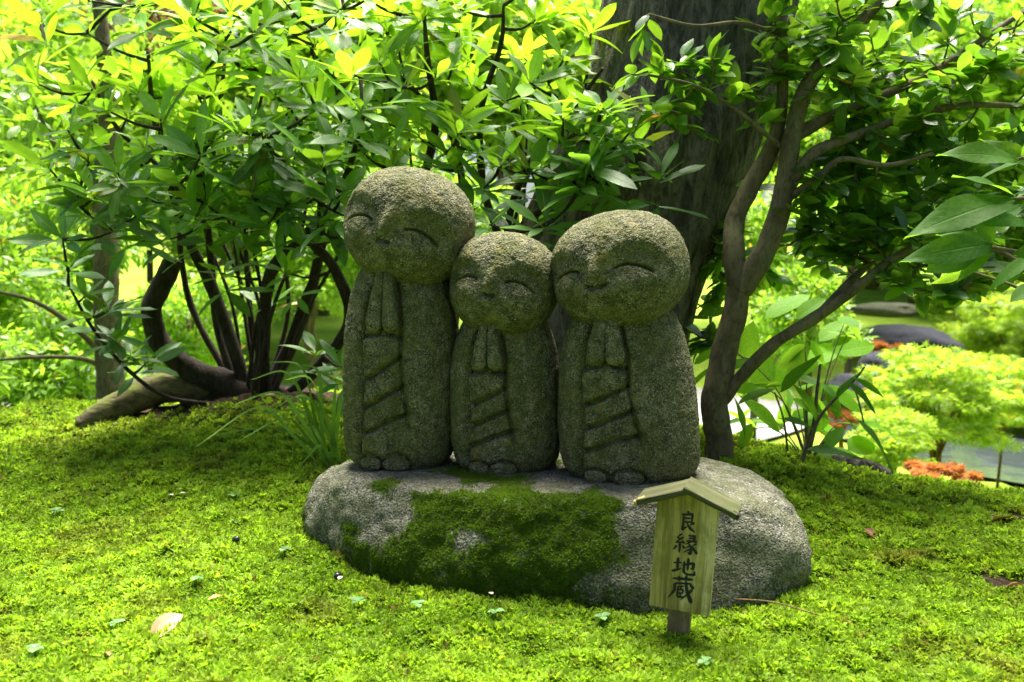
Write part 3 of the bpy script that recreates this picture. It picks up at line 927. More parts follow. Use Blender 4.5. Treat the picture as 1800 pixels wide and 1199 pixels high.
class Leaves:
    def __init__(s, variants, mat):
        s.base = variants; s.mat = mat; s.items = []
        s.mesh = [mesh_np('leaf', v, f, uv) for v, f, uv in variants]
        for m in s.mesh: m.materials.append(mat)
    def add(s, pos, d, up, size, young=0.0, rnd=0.5, sick=0.0, var=None):
        s.items.append((np.asarray(pos, float), frame(np.asarray(d, float), np.asarray(up, float)) * size, random.randrange(len(s.base)) if var is None else var, (young, rnd, sick)))
    def build(s, parent, keep=300, name='leaf', stuff='foliage'):
        it = s.items
        P = np.array([p + m[:, 1] * 0.5 for p, m, _, _ in it])
        sx, sy, dep = project(P)
        size = np.array([np.linalg.norm(m[:, 1]) for _, m, _, _ in it]) / dep
        seen = (sx > -30) & (sx < 1830) & (sy > -30) & (sy < 1230)
        order = np.argsort(-(size / dep) - 100 * seen)
        for k in order[:keep]:
            p, m, v, c = it[k]
            o = bpy.data.objects.new(name, s.mesh[v]); COL.objects.link(o)
            mw = Matrix.Identity(4)
            for a in range(3):
                for b in range(3): mw[a][b] = m[a, b]
                mw[a][3] = p[a]
            o.parent = parent
            o.matrix_parent_inverse = parent_inv(parent)
            o.matrix_basis = mw
            o.color = (*c, 1)
        rest = order[keep:]
        if len(rest):
            V, F, U, C, n = [], [], [], [], 0
            for k in rest:
                p, m, v, c = it[k]
                bv, bf, bu = s.base[v]
                V.append(bv @ m.T + p); F.append(bf + n); U.append(bu); C.append(np.tile(c, (len(bv), 1))); n += len(bv)
            link(stuff, mesh_np(stuff, np.concatenate(V), np.concatenate(F), np.concatenate(U), np.concatenate(C)), s.mat, parent, 'stuff').matrix_parent_inverse = parent_inv(parent)

def parent_inv(p):
    return Matrix.Translation(-Vector(p.location))

def unit(v):
    v = np.asarray(v, float); return v / (np.linalg.norm(v) + 1e-9)

def blob_points(c, r, n, rg, shell=0.45):
    out = []
    while len(out) < n:
        q = rg.normal(size=3); q /= np.linalg.norm(q)
        k = rg.uniform(shell ** 3, 1) ** (1 / 3)
        out.append((np.asarray(c) + q * k * np.asarray(r), q))
    return out

def grow(tips, skel, rg, rad=0.004, sag=0.15):
    """join every tip to the nearest point of the skeleton; returns twig polylines"""
    nodes = np.array(skel)
    order = np.argsort([np.min(np.linalg.norm(nodes - t, axis=1)) for t, _ in tips])
    twigs = []
    for k in order:
        t, q = tips[k]
        dv = nodes - t
        dist = np.linalg.norm(dv, axis=1) + 0.8 * np.clip(dv[:, 2], 0, 1)
        dist += 0.03 * rg.random(len(dist))
        j = int(np.argmin(dist))
        a = nodes[j]
        mid = (a + t) / 2 + np.array((0, 0, -sag * np.linalg.norm(t - a))) * 0.5 + rg.normal(size=3) * 0.03 * np.linalg.norm(t - a)
        pl = spline([a, mid, t], 6)
        twigs.append((pl, np.linalg.norm(t - a)))
        nodes = np.vstack([nodes, pl[1:]])
    return twigs

# ------------------------------------------------------------------ rhododendron
def rhododendron():
    rg = np.random.default_rng(3)
    base = at(430, 690, 2.62)
    root = empty('rhododendron_bush', 'large leafy rhododendron bush with whorled leaves and dark bare stems behind the statues', 'bush', None, tuple(base))
    pi = parent_inv(root)
    ST = [([(450, 715, 2.62), (400, 675, 2.60), (335, 650, 2.57), (283, 605, 2.54), (266, 545, 2.52), (288, 495, 2.52), (306, 455, 2.52)], [.048, .042, .036, .032, .030, .030, .027]),
          ([(440, 715, 2.62), (410, 610, 2.60), (370, 500, 2.58), (335, 430, 2.55), (300, 330, 2.5), (270, 200, 2.45), (260, 90, 2.4)], [.030, .025, .022, .018, .014, .010, .006]),
          ([(450, 710, 2.62), (462, 620, 2.6), (466, 540, 2.57), (480, 470, 2.5), (530, 420, 2.45), (600, 330, 2.4), (640, 200, 2.35)], [.03, .026, .024, .022, .018, .013, .007]),
          ([(460, 715, 2.63), (500, 630, 2.64), (535, 550, 2.62), (560, 450, 2.6), (565, 330, 2.55), (560, 200, 2.5), (545, 60, 2.45)], [.032, .028, .024, .02, .015, .01, .006]),
          ([(430, 715, 2.66), (385, 590, 2.66), (372, 470, 2.65), (365, 350, 2.6), (385, 200, 2.55), (400, 60, 2.5)], [.018, .015, .014, .012, .009, .005]),
          ([(435, 715, 2.68), (345, 560, 2.68), (318, 450, 2.65), (310, 330, 2.6), (210, 230, 2.5), (160, 140, 2.45)], [.016, .013, .012, .010, .008, .005]),
          ([(480, 715, 2.62), (545, 660, 2.6), (612, 570, 2.52), (592, 480, 2.46), (545, 425, 2.42), (490, 380, 2.3), (430, 340, 2.2)], [.024, .022, .022, .020, .017, .012, .006]),
          ([(445, 715, 2.7), (440, 560, 2.7), (432, 420, 2.68), (440, 280, 2.6), (470, 120, 2.5)], [.012, .011, .010, .008, .004]),
          ([(455, 720, 2.7), (505, 560, 2.7), (500, 420, 2.68), (520, 260, 2.6)], [.010, .009, .008, .004]),
          ([(640, 720, 2.6), (700, 480, 2.5), (740, 330, 2.4), (765, 220, 2.3), (752, 110, 2.2), (745, 20, 2.2)], [.022, .019, .016, .013, .010, .005]),
          ([(800, 720, 2.6), (830, 480, 2.5), (815, 340, 2.42), (790, 230, 2.35), (700, 130, 2.3)], [.02, .017, .014, .011, .006]),
          ([(860, 720, 2.55), (880, 460, 2.45), (850, 330, 2.36), (845, 200, 2.25), (880, 80, 2.15), (885, 10, 2.1)], [.018, .016, .013, .011, .008, .004]),
          ([(880, 720, 2.5), (890, 420, 2.4), (930, 290, 2.25), (1000, 200, 2.1), (1060, 120, 2.0)], [.016, .013, .011, .009, .005]),
          ([(870, 720, 2.5), (900, 440, 2.35), (960, 360, 2.15), (1030, 300, 1.98), (1080, 260, 1.9)], [.012, .010, .009, .007, .004]),
          ([(440, 720, 2.62), (400, 712, 2.56), (300, 700, 2.45), (230, 655, 2.40), (165, 580, 2.35), (120, 500, 2.3)], [.012, .010, .008, .007, .006, .004])]
    for k in range(16):        # thin straight suckers between the main stems
        x0 = rg.uniform(430, 480) if k < 9 else rg.uniform(720, 900)
        x1 = rg.uniform(300, 620) if k < 9 else x0 + rg.uniform(-120, 120)
        Yd = rg.uniform(2.5, 2.75) if k < 9 else rg.uniform(2.3, 2.6)
        ST.append(([(x0, 720, Yd), ((x0 * .5 + x1 * .5) + rg.uniform(-25, 25), 540, Yd), (x1 + rg.uniform(-25, 25), 380, Yd - .03), (x1 + rg.uniform(-50, 50), rg.uniform(120, 260), Yd - .1)], [.008, .007, .006, .003]))
    skel = []
    for k, (pts, rad) in enumerate(ST):
        P = [at(*p) for p in pts]
        v, f = tube_np(P, [r * (1 if k == 0 else .8) for r in rad], 10, len(P) * 7, 0.22, True, k)
        A = Acc(); A.add(v, f)
        link('stem', A.mesh('stem'), M['bark_rho'], root).matrix_parent_inverse = pi
        s = spline(P, 40)
        skel += list(s[8:] if k else s[-1:])
    B = [((300, 170, 2.3), (.38, .24, .36), 46), ((560, 120, 2.3), (.42, .26, .38), 58), ((850, 110, 2.22), (.32, .22, .34), 40), ((480, 310, 2.15), (.28, .16, .17), 26),
         ((1050, 250, 1.97), (.15, .09, .13), 15), ((560, -40, 2.5), (.75, .28, .20), 24), ((720, 250, 2.12), (.20, .13, .12), 9), ((190, 320, 2.25), (.16, .12, .15), 12), ((350, 320, 2.5), (.32, .12, .14), 20), ((620, 260, 2.5), (.30, .12, .16), 16)]
    tips = []
    for c, r, n in B:
        for p, q in blob_points(at(*c), r, n, rg):
            sx, sy, dp = project(p)
            if p[1] < 1.86 or p[2] > 1.30 + 0.08 * (p[1] - 2): continue
            if sy[0] > 270 and 680 < sx[0] < 1000 and rg.random() < 0.75: continue
            if sx[0] > 1040 and sy[0] < 190: continue
            tips.append((p, q))
    for c in ((130, 350, 2.2), (120, 470, 2.3), (205, 600, 2.35), (165, 555, 2.32), (470, 395, 2.05), (560, 400, 2.05), (585, 350, 2.0), (960, 398, 1.88), (1030, 290, 1.88), (1020, 330, 1.9), (1160, 310, 1.92), (240, 380, 2.25),
              (505, 480, 2.35), (390, 480, 2.45), (570, 300, 2.1), (600, 420, 2.15), (640, 270, 2.1), (850, 330, 2.15), (800, 300, 2.2), (760, 290, 2.2), (540, 430, 2.2), (880, 290, 2.1), (930, 300, 2.0), (700, 300, 2.3), (150, 520, 2.3), (190, 545, 2.33), (230, 625, 2.4), (255, 640, 2.42), (110, 420, 2.25), (480, 540, 2.6), (555, 620, 2.5), (600, 645, 2.4), (1060, 190, 1.9), (985, 250, 1.95), (635, 190, 1.98), (620, 130, 2.0), (860, 395, 1.95), (420, 230, 2.02), (300, 420, 2.2)):
        tips.append((at(*c), unit((rg.normal() * .4, -0.5, 0.3))))
    twigs = grow(tips, skel, rg)
    T = Acc()
    for pl, L in twigs:
        T.add(*tube_np(pl, [0.0048 + 0.006 * min(L, .4), 0.0022], 5, 7, 0.1))
    link('twigs', T.mesh('twigs'), M['bark_rho'], root, 'stuff').matrix_parent_inverse = pi
    LV = Leaves([leaf_np(.23, .10, .30, 'lance', 6, .3, 1), leaf_np(.26, .16, .10, 'lance', 6, .5, 2), leaf_np(.21, .20, .45, 'lance', 6, .3, 3), leaf_np(.29, .08, .2, 'lance', 6, .4, 4)], M['rhodo'])
    for p, q in tips:
        top = sstep(0.72, 1.15, p[2])  # higher leaves go limer: crown-top sunlight put into leaf colour, beside young growth
        ax = unit(q * 0.5 + np.array((0, -0.15, 0.9)) + rg.normal(size=3) * 0.22)
        n1 = rg.integers(6, 10)
        ph = rg.uniform(0, 6.28)
        s1 = rg.uniform(0.088, 0.142)
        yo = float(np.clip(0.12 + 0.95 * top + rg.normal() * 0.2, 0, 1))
        x = unit(np.cross(ax, (0.3, 0.9, 0.1))); y = np.cross(ax, x)
        for k in range(n1):
            a = ph + k * 2.4
            el = rg.uniform(0.2, 1.0)
            d = unit((x * math.cos(a) + y * math.sin(a)) * math.cos(el) + ax * math.sin(el) + np.array((0, 0, -0.12)))
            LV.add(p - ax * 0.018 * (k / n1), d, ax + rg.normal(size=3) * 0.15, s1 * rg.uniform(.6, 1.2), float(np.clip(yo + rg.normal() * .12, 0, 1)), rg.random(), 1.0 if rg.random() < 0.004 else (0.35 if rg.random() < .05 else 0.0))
        if rg.random() < 0.45:      # older whorl lower on the shoot
            pb = p - ax * rg.uniform(0.05, 0.08)
            for k in range(rg.integers(3, 6)):
                a = ph + 1 + k * 2.4
                d = unit((x * math.cos(a) + y * math.sin(a)) + ax * rg.uniform(-0.2, 0.35) + np.array((0, 0, -0.15)))
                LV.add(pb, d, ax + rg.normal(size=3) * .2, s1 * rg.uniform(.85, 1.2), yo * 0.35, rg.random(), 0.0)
    LV.build(root)
    return root
rhododendron()

# ------------------------------------------------------------------ big old tree
def big_tree():
    Y0 = 2.32
    rows = [(900, 930, 230), (760, 950, 205), (680, 985, 190), (600, 1008, 182), (500, 1050, 178), (400, 1092, 176), (300, 1136, 172), (200, 1174, 162), (100, 1206, 160), (0, 1228, 162), (-150, 1256, 158), (-400, 1295, 150), (-800, 1350, 140), (-1400, 1430, 120)]
    C = np.array([at(x, y, Y0) for y, x, w in rows]); W = np.array([px(w, Y0) for y, x, w in rows])
    root = empty('old_tree', 'thick leaning grey tree trunk rising right behind the statues', 'tree', None, (C[1][0], Y0, float(ground_z(np.array([C[1][0]]), np.array([Y0]))[0])))
    n, sd = 150, 110
    cc = spline(C, n); ww = np.interp(np.linspace(0, 1, n), np.linspace(0, 1, len(W)), W)
    th = np.linspace(0, 2 * np.pi, sd, endpoint=False)
    V = np.zeros((n, sd, 3))
    V[..., 0] = cc[:, 0:1] + ww[:, None] * np.cos(th); V[..., 1] = cc[:, 1:2] + 0.85 * ww[:, None] * np.sin(th); V[..., 2] = cc[:, 2:3]
    P = V.reshape(-1, 3)
    ax = np.repeat(cc, sd, 0); d = P - ax; dn = d / np.linalg.norm(d, axis=1)[:, None]
    q = np.stack([dn[:, 0] * 3 + P[:, 0] * 0, dn[:, 1] * 3, P[:, 2] * 0.9], 1)
    dis = 0.030 * fbm(q, 1.1, 3, 5) + 0.016 * np.abs(fbm(q * (3, 3, 0.8), 2.0, 3, 8)) + 0.006 * fbm(P * (1, 1, .25), 45, 3, 2)
    low = sstep(0.55, 0.1, P[:, 2])
    a = np.arctan2(dn[:, 1], dn[:, 0])
    dis += low * 0.045 * np.clip(np.cos(3 * a + 0.8), 0, 1)
    P = P + dn * dis[:, None]
    link('trunk', mesh_np('trunk', P, grid_faces(sd, n, True)), M['bark_big'], root).matrix_parent_inverse = parent_inv(root)
    top = cc[-1]
    return root, top
tree_root, tree_top = big_tree()

# ------------------------------------------------------------------ camellia tree
def camellia():
    rg = np.random.default_rng(12)
    b = at(1266, 800, 2.02)
    root = empty('camellia_tree', 'slim forked camellia tree with small glossy oval leaves beside the stout statue', 'tree', None, tuple(b))
    pi = parent_inv(root)
    T = [('trunk', [(1268, 830, 2.02), (1264, 770, 2.02), (1256, 700, 2.0), (1274, 620, 1.99), (1292, 550, 1.98), (1298, 500, 1.97), (1304, 465, 1.965)], [.036, .033, .033, .030, .029, .025, .010]),
         ('limb', [(1298, 510, 1.97), (1290, 440, 1.98), (1292, 390, 2.0), (1318, 330, 2.0), (1352, 270, 1.99), (1372, 200, 1.98), (1376, 100, 1.97), (1368, 0, 1.96), (1350, -150, 1.95)], [.026, .024, .022, .022, .020, .014, .012, .010, .008]),
         ('limb', [(1302, 510, 1.97), (1335, 460, 1.95), (1366, 390, 1.94), (1382, 310, 1.94), (1392, 240, 1.94), (1420, 150, 1.95), (1480, 70, 1.96), (1540, 10, 1.98), (1600, -80, 2.0)], [.028, .026, .024, .022, .021, .018, .015, .012, .009]),
         ('limb', [(1270, 705, 2.0), (1300, 665, 1.97), (1360, 605, 1.93), (1430, 560, 1.9), (1500, 510, 1.88), (1570, 455, 1.86), (1640, 425, 1.84), (1740, 435, 1.8), (1820, 480, 1.78)], [.020, .019, .017, .016, .013, .011, .009, .007, .005]),
         ('limb', [(1440, 553, 1.9), (1490, 500, 1.92), (1550, 440, 1.95), (1590, 380, 1.97)], [.013, .011, .009, .006]),
         ('limb', [(1386, 330, 1.94), (1430, 270, 1.92), (1500, 240, 1.93), (1600, 205, 1.95), (1700, 185, 1.96), (1830, 188, 1.97)], [.017, .015, .013, .011, .009, .006]),
         ('limb', [(1392, 245, 1.94), (1460, 205, 1.98), (1560, 165, 2.02), (1650, 120, 2.05), (1740, 60, 2.08), (1830, 0, 2.1)], [.016, .015, .013, .012, .009, .006]),
         ('limb', [(1384, 350, 1.94), (1440, 310, 1.9), (1480, 280, 1.88), (1560, 290, 1.86), (1640, 270, 1.84)], [.012, .010, .008, .006, .004]),
         ('limb', [(1376, 260, 1.96), (1345, 235, 1.9), (1290, 190, 1.86), (1220, 150, 1.84), (1130, 130, 1.83)], [.007, .006, .005, .004, .003]),
         ('limb', [(1372, 60, 1.96), (1300, 40, 1.88), (1220, 45, 1.84), (1140, 25, 1.82)], [.006, .005, .004, .003]),
         ('limb', [(1545, 470, 1.87), (1600, 500, 1.85), (1640, 515, 1.84), (1700, 510, 1.82)], [.006, .005, .004, .003])]
    skel = []
    for k, (nm, pts, rad) in enumerate(T):
        P = [at(*p) for p in pts]
        A = Acc(); A.add(*tube_np(P, [r * (1 if k in (0, 1, 2) else .84) for r in rad], 12, len(P) * 8, 0.2, True, k + 40))
        link(nm, A.mesh(nm), M['bark_cam'], root).matrix_parent_inverse = pi
        if k: skel += list(spline(P, 50)[14:])
    B = [((1500, 90, 2.02), (.26, .22, .18), 48), ((1660, 130, 2.08), (.28, .25, .22), 60), ((1500, 350, 2.05), (.22, .16, .14), 34), ((1620, 420, 1.96), (.22, .14, .13), 34), ((1710, 330, 2.1), (.18, .2, .15), 26),
         ((1240, 140, 1.90), (.20, .06, .09), 16), ((1640, 500, 1.84), (.14, .06, .03), 9), ((1262, 470, 2.22), (.06, .07, .20), 22), ((1240, 600, 2.2), (.05, .05, .08), 8), ((1400, 450, 2.1), (.10, .08, .08), 12), ((1740, 480, 1.86), (.10, .08, .05), 9), ((1430, 0, 2.0), (.2, .2, .12), 20), ((1480, 240, 1.98), (.16, .12, .1), 20), ((1600, 260, 1.95), (.16, .12, .1), 18), ((1450, 350, 1.95), (.12, .10, .12), 18), ((1540, 400, 1.95), (.16, .10, .10), 20), ((1700, 250, 1.95), (.14, .10, .12), 16), ((1420, 120, 1.95), (.12, .1, .12), 12)]
    tips = []
    for c, r, n in B:
        tips += blob_points(at(*c), r, n, rg, 0.2)
    tips += [(at(x, y, Y), unit((-.7, -.3, .1))) for x, y, Y in ((1130, 60, 1.83), (1165, 110, 1.83), (1180, 195, 1.84), (1230, 235, 1.85), (1110, 130, 1.82), (1290, 160, 1.85), (1250, 90, 1.85))]
    tw = grow(tips, skel, rg, sag=0.3)
    A = Acc()
    LV = Leaves([leaf_np(.50, .10, .25, 'oval', 5, .3, 5), leaf_np(.46, .18, .45, 'oval', 5, .4, 6), leaf_np(.56, .06, .15, 'oval', 5, .3, 7)], M['camellia'])
    for pl, L in tw:
        A.add(*tube_np(pl, [0.0034 + 0.004 * min(L, .4), 0.0014], 5, 7, 0.1))
        tip = pl[-1]; d = unit(pl[-1] - pl[-3])
        ext = min(L, rg.uniform(0.10, 0.18))
        m = int(rg.integers(5, 9))
        side = unit(np.cross(d, (0, 0, 1)) + 1e-3)
        for k in range(m):
            u = k / max(1, m - 1)
            p = tip - d * ext * (1 - u)
            jj = np.interp(1 - ext / (L + 1e-6) * (1 - u), np.linspace(0, 1, 6), np.arange(6))
            p = np.array([np.interp(jj, np.arange(6), pl[:, a]) for a in range(3)])
            s = 1 if k % 2 else -1
            dd = unit(side * s * (0.9 - 0.5 * u) + d * (0.35 + 0.7 * u) + rg.normal(size=3) * 0.28 + np.array((0, 0, -0.22)))
            LV.add(p, dd, np.array((0, -0.15, 1)) + rg.normal(size=3) * 0.35, rg.uniform(.046, .068), float(np.clip(rg.normal() * .25 + .32, 0, 1)), rg.random(), 1.0 if rg.random() < 0.006 else 0.0)
    link('twigs', A.mesh('twigs'), M['bark_cam'], root, 'stuff').matrix_parent_inverse = pi
    LV.build(root)
camellia()

# ------------------------------------------------------------------ hand-placed big leaves
def placed_plant(name, label, cat, base, stems, leaves, var, mat, stem_mat, facing=(0, -0.35, 1), extra=0):
    rg = np.random.default_rng(len(leaves) + 5)
    b = at(*base)
    root = empty(name, label, cat, None, tuple(b))
    pi = parent_inv(root)
    for k, (pts, rad) in enumerate(stems):
        A = Acc(); A.add(*tube_np([at(*p) for p in pts], rad, 7, len(pts) * 5, 0.08, True, k))
        link('stem', A.mesh('stem'), stem_mat, root).matrix_parent_inverse = pi
    LV = Leaves(var, mat)
    for bx, by, tx, ty, Y, dY, young, v in leaves:
        p, q = at(bx, by, Y), at(tx, ty, Y + dY)
        up = np.array(facing) + rg.normal(size=3) * 0.3
        LV.add(p, q - p, up, np.linalg.norm(q - p) * 1.06, young, rg.uniform(.3, .8), 0.0, v)
    for k in range(extra):      # smaller leaves on fine side shoots
        c = at(rg.uniform(1305, 1530), rg.uniform(540, 790), rg.uniform(2.08, 2.4))
        sdv = unit((rg.normal(), rg.normal() * .4, rg.normal() * .5))
        A = Acc(); A.add(*tube_np([at(1420, 815, 2.1), (at(1420, 780, 2.1) + c) / 2 + (0, 0, .02), c], [.0022, .0018, .0012], 5, 9))
        link('stem', A.mesh('stem'), stem_mat, root).matrix_parent_inverse = pi
        for q in range(3):
            LV.add(c - sdv * .015 * q, unit(sdv + rg.normal(size=3) * .7 + np.array((0, 0, -.2))), np.array((0, -.4, 1)) + rg.normal(size=3) * .4, rg.uniform(.06, .105), rg.uniform(.35, 1), rg.random(), 0.0, int(rg.choice([0, 1, 1, 3])))
    LV.build(root)
    return root

VB = [leaf_np(.30, .16, .35, 'point', 7, .5, 1), leaf_np(.46, .10, .25, 'oval', 7, .4, 2), leaf_np(.80, .06, .15, 'round', 7, .4, 3), leaf_np(.22, .22, .6, 'point', 7, .4, 4)]
placed_plant('young_shrub', 'low young shrub with big glossy green and lime leaves at the camellia foot', 'shrub', (1405, 830, 2.03),
    [([(1402, 830, 2.03), (1430, 745, 2.02), (1436, 690, 2.0), (1442, 640, 2.0)], [.005, .0045, .004, .003]),
     ([(1404, 828, 2.03), (1440, 735, 2.02), (1500, 670, 2.0), (1520, 645, 1.99)], [.0045, .004, .003, .002]),
     ([(1386, 810, 2.06), (1378, 740, 2.05), (1362, 690, 2.04)], [.003, .0025, .002]),
     ([(1432, 800, 2.03), (1450, 775, 2.0)], [.003, .002]),
     ([(1520, 750, 2.03), (1508, 700, 2.02), (1500, 680, 2.0)], [.002, .002, .002])],
    [(1372, 690, 1432, 618, 2.02, -.02, .1, 0), (1434, 740, 1406, 655, 2.0, -.02, .05, 3), (1364, 682, 1298, 700, 2.03, -.04, .25, 1), (1430, 755, 1378, 726, 2.0, -.03, 0, 0), (1445, 795, 1480, 748, 2.02, 0, .1, 1),
     (1418, 790, 1505, 792, 1.98, -.03, 0, 0), (1505, 735, 1585, 820, 2.0, -.05, .2, 0), (1490, 672, 1545, 718, 1.98, -.05, .05, 0), (1500, 665, 1560, 690, 1.98, -.04, .1, 3), (1455, 715, 1520, 745, 1.97, -.03, .0, 3),
     (1470, 700, 1500, 655, 2.0, 0, .0, 0), (1345, 800, 1390, 795, 2.06, .02, .9, 2), (1300, 790, 1318, 745, 2.1, 0, .9, 2), (1440, 810, 1510, 800, 2.07, .02, 1, 2), (1500, 760, 1560, 790, 2.1, .03, 1, 2), (1490, 790, 1535, 775, 2.08, .02, .9, 2),
     (1370, 690, 1408, 600, 2.2, .05, 1, 1), (1400, 690, 1460, 655, 2.2, .05, 1, 1), (1420, 640, 1478, 600, 2.25, .05, 1, 1), (1330, 700, 1352, 620, 2.2, .03, .9, 1), (1440, 690, 1510, 685, 2.2, .05, 1, 1), (1390, 735, 1450, 732, 2.2, .05, 1, 1),
     (1305, 640, 1328, 565, 2.2, .02, .8, 1), (1345, 560, 1420, 510, 2.25, .02, .9, 1), (1370, 760, 1310, 690, 2.15, .0, .7, 0), (1290, 760, 1262, 720, 2.15, 0, .8, 1), (1220, 640, 1260, 610, 2.1, -.02, .7, 1), (1215, 680, 1250, 640, 2.15, 0, .8, 1),
     (1225, 560, 1270, 520, 2.2, 0, .6, 1), (1400, 560, 1450, 520, 2.2, .02, .8, 1), (1310, 770, 1300, 700, 2.1, 0, .5, 1), (1465, 620, 1540, 600, 2.25, .03, 1, 1), (1440, 600, 1485, 560, 2.3, .03, .9, 1)],
    VB, M['broad'], M['bark_cam'], extra=16)

placed_plant('overhanging_branch', 'leafy branch with very large lance shaped leaves reaching in from the side', 'branch', (1900, 470, 1.55),
    [([(1900, 500, 1.55), (1830, 455, 1.55), (1770, 440, 1.56), (1720, 430, 1.57)], [.006, .005, .004, .003]), ([(1900, 330, 1.55), (1830, 345, 1.55), (1780, 350, 1.55)], [.005, .004, .003]), ([(1900, 250, 1.57), (1830, 270, 1.56), (1790, 280, 1.56)], [.004, .003, .003]), ([(1900, 520, 1.6), (1830, 520, 1.62), (1770, 498, 1.62), (1700, 475, 1.63)], [.004, .004, .003, .002])],
    [(1790, 282, 1672, 250, 1.55, -.05, .35, 0), (1795, 275, 1850, 215, 1.56, -.03, .3, 0), (1785, 350, 1610, 385, 1.55, -.06, .3, 0), (1800, 360, 1700, 410, 1.58, 0, .1, 0), (1740, 432, 1690, 485, 1.57, -.03, .1, 0), (1830, 300, 1740, 235, 1.6, 0, .4, 0), (1815, 450, 1740, 500, 1.58, -.02, .15, 3), (1835, 270, 1720, 300, 1.6, .03, .2, 3), (1785, 345, 1690, 290, 1.56, 0, .3, 0), (1745, 430, 1605, 442, 1.56, -.05, .1, 0), (1760, 438, 1660, 400, 1.57, .0, .15, 0), (1800, 440, 1850, 350, 1.55, 0, .2, 0),
     (1780, 445, 1900, 440, 1.55, -.04, .2, 0), (1720, 430, 1640, 470, 1.57, -.03, .05, 1), (1745, 432, 1720, 370, 1.57, 0, .1, 1), (1810, 395, 1700, 365, 1.56, -.04, .1, 0), (1830, 500, 1780, 520, 1.6, -.02, .3, 1), (1700, 475, 1645, 500, 1.62, -.02, .9, 3)],
    [leaf_np(.31, .14, .40, 'point', 8, .9, 1), leaf_np(.48, .12, .4, 'oval', 7, .5, 2), VB[2], leaf_np(.26, .12, .3, 'point', 7, .4, 4)], M['broad'], M['bark_cam'], (0, -1.0, 0.75))

# ------------------------------------------------------------------ grass tuft
def grass_tuft():
    rg = np.random.default_rng(8)
    b = at(585, 788, 1.97)
    b[2] = float(ground_z(np.array([b[0]]), np.array([b[1]]))[0])
    root = empty('grass_tuft', 'tuft of long arching grass blades growing beside the tallest statue', 'grass', None, tuple(b))
    pi = parent_inv(root)
    TG = [((455, 715), (345, 785), .0040), ((480, 752), (375, 764), .0045), ((490, 690), (408, 712), .0045), ((505, 655), (440, 668), .0045), ((530, 645), (470, 636), .004), ((545, 665), (500, 668), .005), ((560, 655), (530, 640), .005),
          ((590, 680), (604, 655), .005), ((550, 705), (515, 700), .005), ((600, 700), (614, 690), .005), ((570, 725), (556, 690), .005), ((525, 722), (428, 730), .0045), ((535, 695), (470, 725), .004), ((560, 782), (525, 822), .006), ((520, 700), (440, 696), .004), ((500, 735), (420, 775), .004)]
    for k, (m, t, w) in enumerate(TG):
        o = b + np.array((rg.normal() * .012, rg.normal() * .012, -0.01))
        C = spline([o, (o + at(*m, 1.95 + rg.normal() * .03)) / 2 + np.array((0, 0, .012)), at(*m, 1.95 + rg.normal() * .03), at(*t, 1.93 + rg.normal() * .05)], 16)
        T = np.gradient(C, axis=0); T /= np.linalg.norm(T, axis=1)[:, None]
        S = np.cross(T, (0.1, -0.6, 0.8)); S /= np.linalg.norm(S, axis=1)[:, None]
        N = np.cross(S, T)
        u = np.linspace(0, 1, 16)
        ww = w * np.sqrt(np.clip(1 - u ** 2.2, 0.004, 1)) * (0.6 + 0.4 * sstep(0, .2, u))
        V = np.stack([C - S * ww[:, None], C + N * ww[:, None] * -0.3, C + S * ww[:, None]], 1).reshape(-1, 3)
        UV = np.stack([np.tile([0, .5, 1], 16), np.repeat(u, 3)], 1)
        ob = link('blade', mesh_np('blade', V, grid_faces(3, 16), UV), M['grass'], root)
        ob.matrix_parent_inverse = pi; ob.color = (rg.uniform(.2, .8), rg.random(), 0, 1)
grass_tuft()
# one stiff pale blade pokes out behind the stout statue
# ------------------------------------------------------------------ mossy log / root
A = Acc(); A.add(*tube_np([at(140, 748, 2.52), at(190, 722, 2.55), at(260, 690, 2.6), at(335, 676, 2.62), at(410, 690, 2.64), at(470, 715, 2.66)], [.026, .040, .050, .052, .05, .03], 28, 70, 0.22, True, 60))
link('fallen_log', A.mesh('fallen_log'), M['bark_log'], label='mossy brown fallen log lying at the rhododendron foot', cat='log')
A = Acc(); A.add(*tube_np([at(1400, 818, 2.12), at(1450, 815, 2.1), at(1510, 822, 2.07), at(1560, 840, 2.04), at(1590, 858, 2.03)], [.012, .022, .026, .02, .012], 20, 40, 0.2, True, 62))
link('grey_root', A.mesh('grey_root'), M['bark_big'], label='smooth grey root lying on the moss edge under the young shrub', cat='root')

# ------------------------------------------------------------------ moss
def sprig_np(seed, nl=6, spread=0.75):
    rr = np.random.default_rng(seed)
    V, F, n = [], [], 0
    for k in range(nl):
        a = k * 6.283 / nl + rr.uniform(-.4, .4)
        el = rr.uniform(0.35, 1.2)
        d = np.array((math.cos(a) * math.cos(el) * spread * 1.2, math.sin(a) * math.cos(el) * spread * 1.2, math.sin(el)))
        L = rr.uniform(.65, 1.0); s = np.cross(d, (0, 0, 1)); s /= np.linalg.norm(s)
        w = rr.uniform(.10, .15)
        m = d * L * .55 + np.array((0, 0, .06)); t = d * L - np.array((0, 0, .10 * L))
        V += [np.zeros(3) + (0, 0, -.15), m - s * w, m + s * w, t]
        F += [(n, n + 2, n + 1), (n + 1, n + 2, n + 3)]
        n += 4
    return np.array(V), np.array(F)
SPR = [sprig_np(k, 7, .8) for k in range(8)]

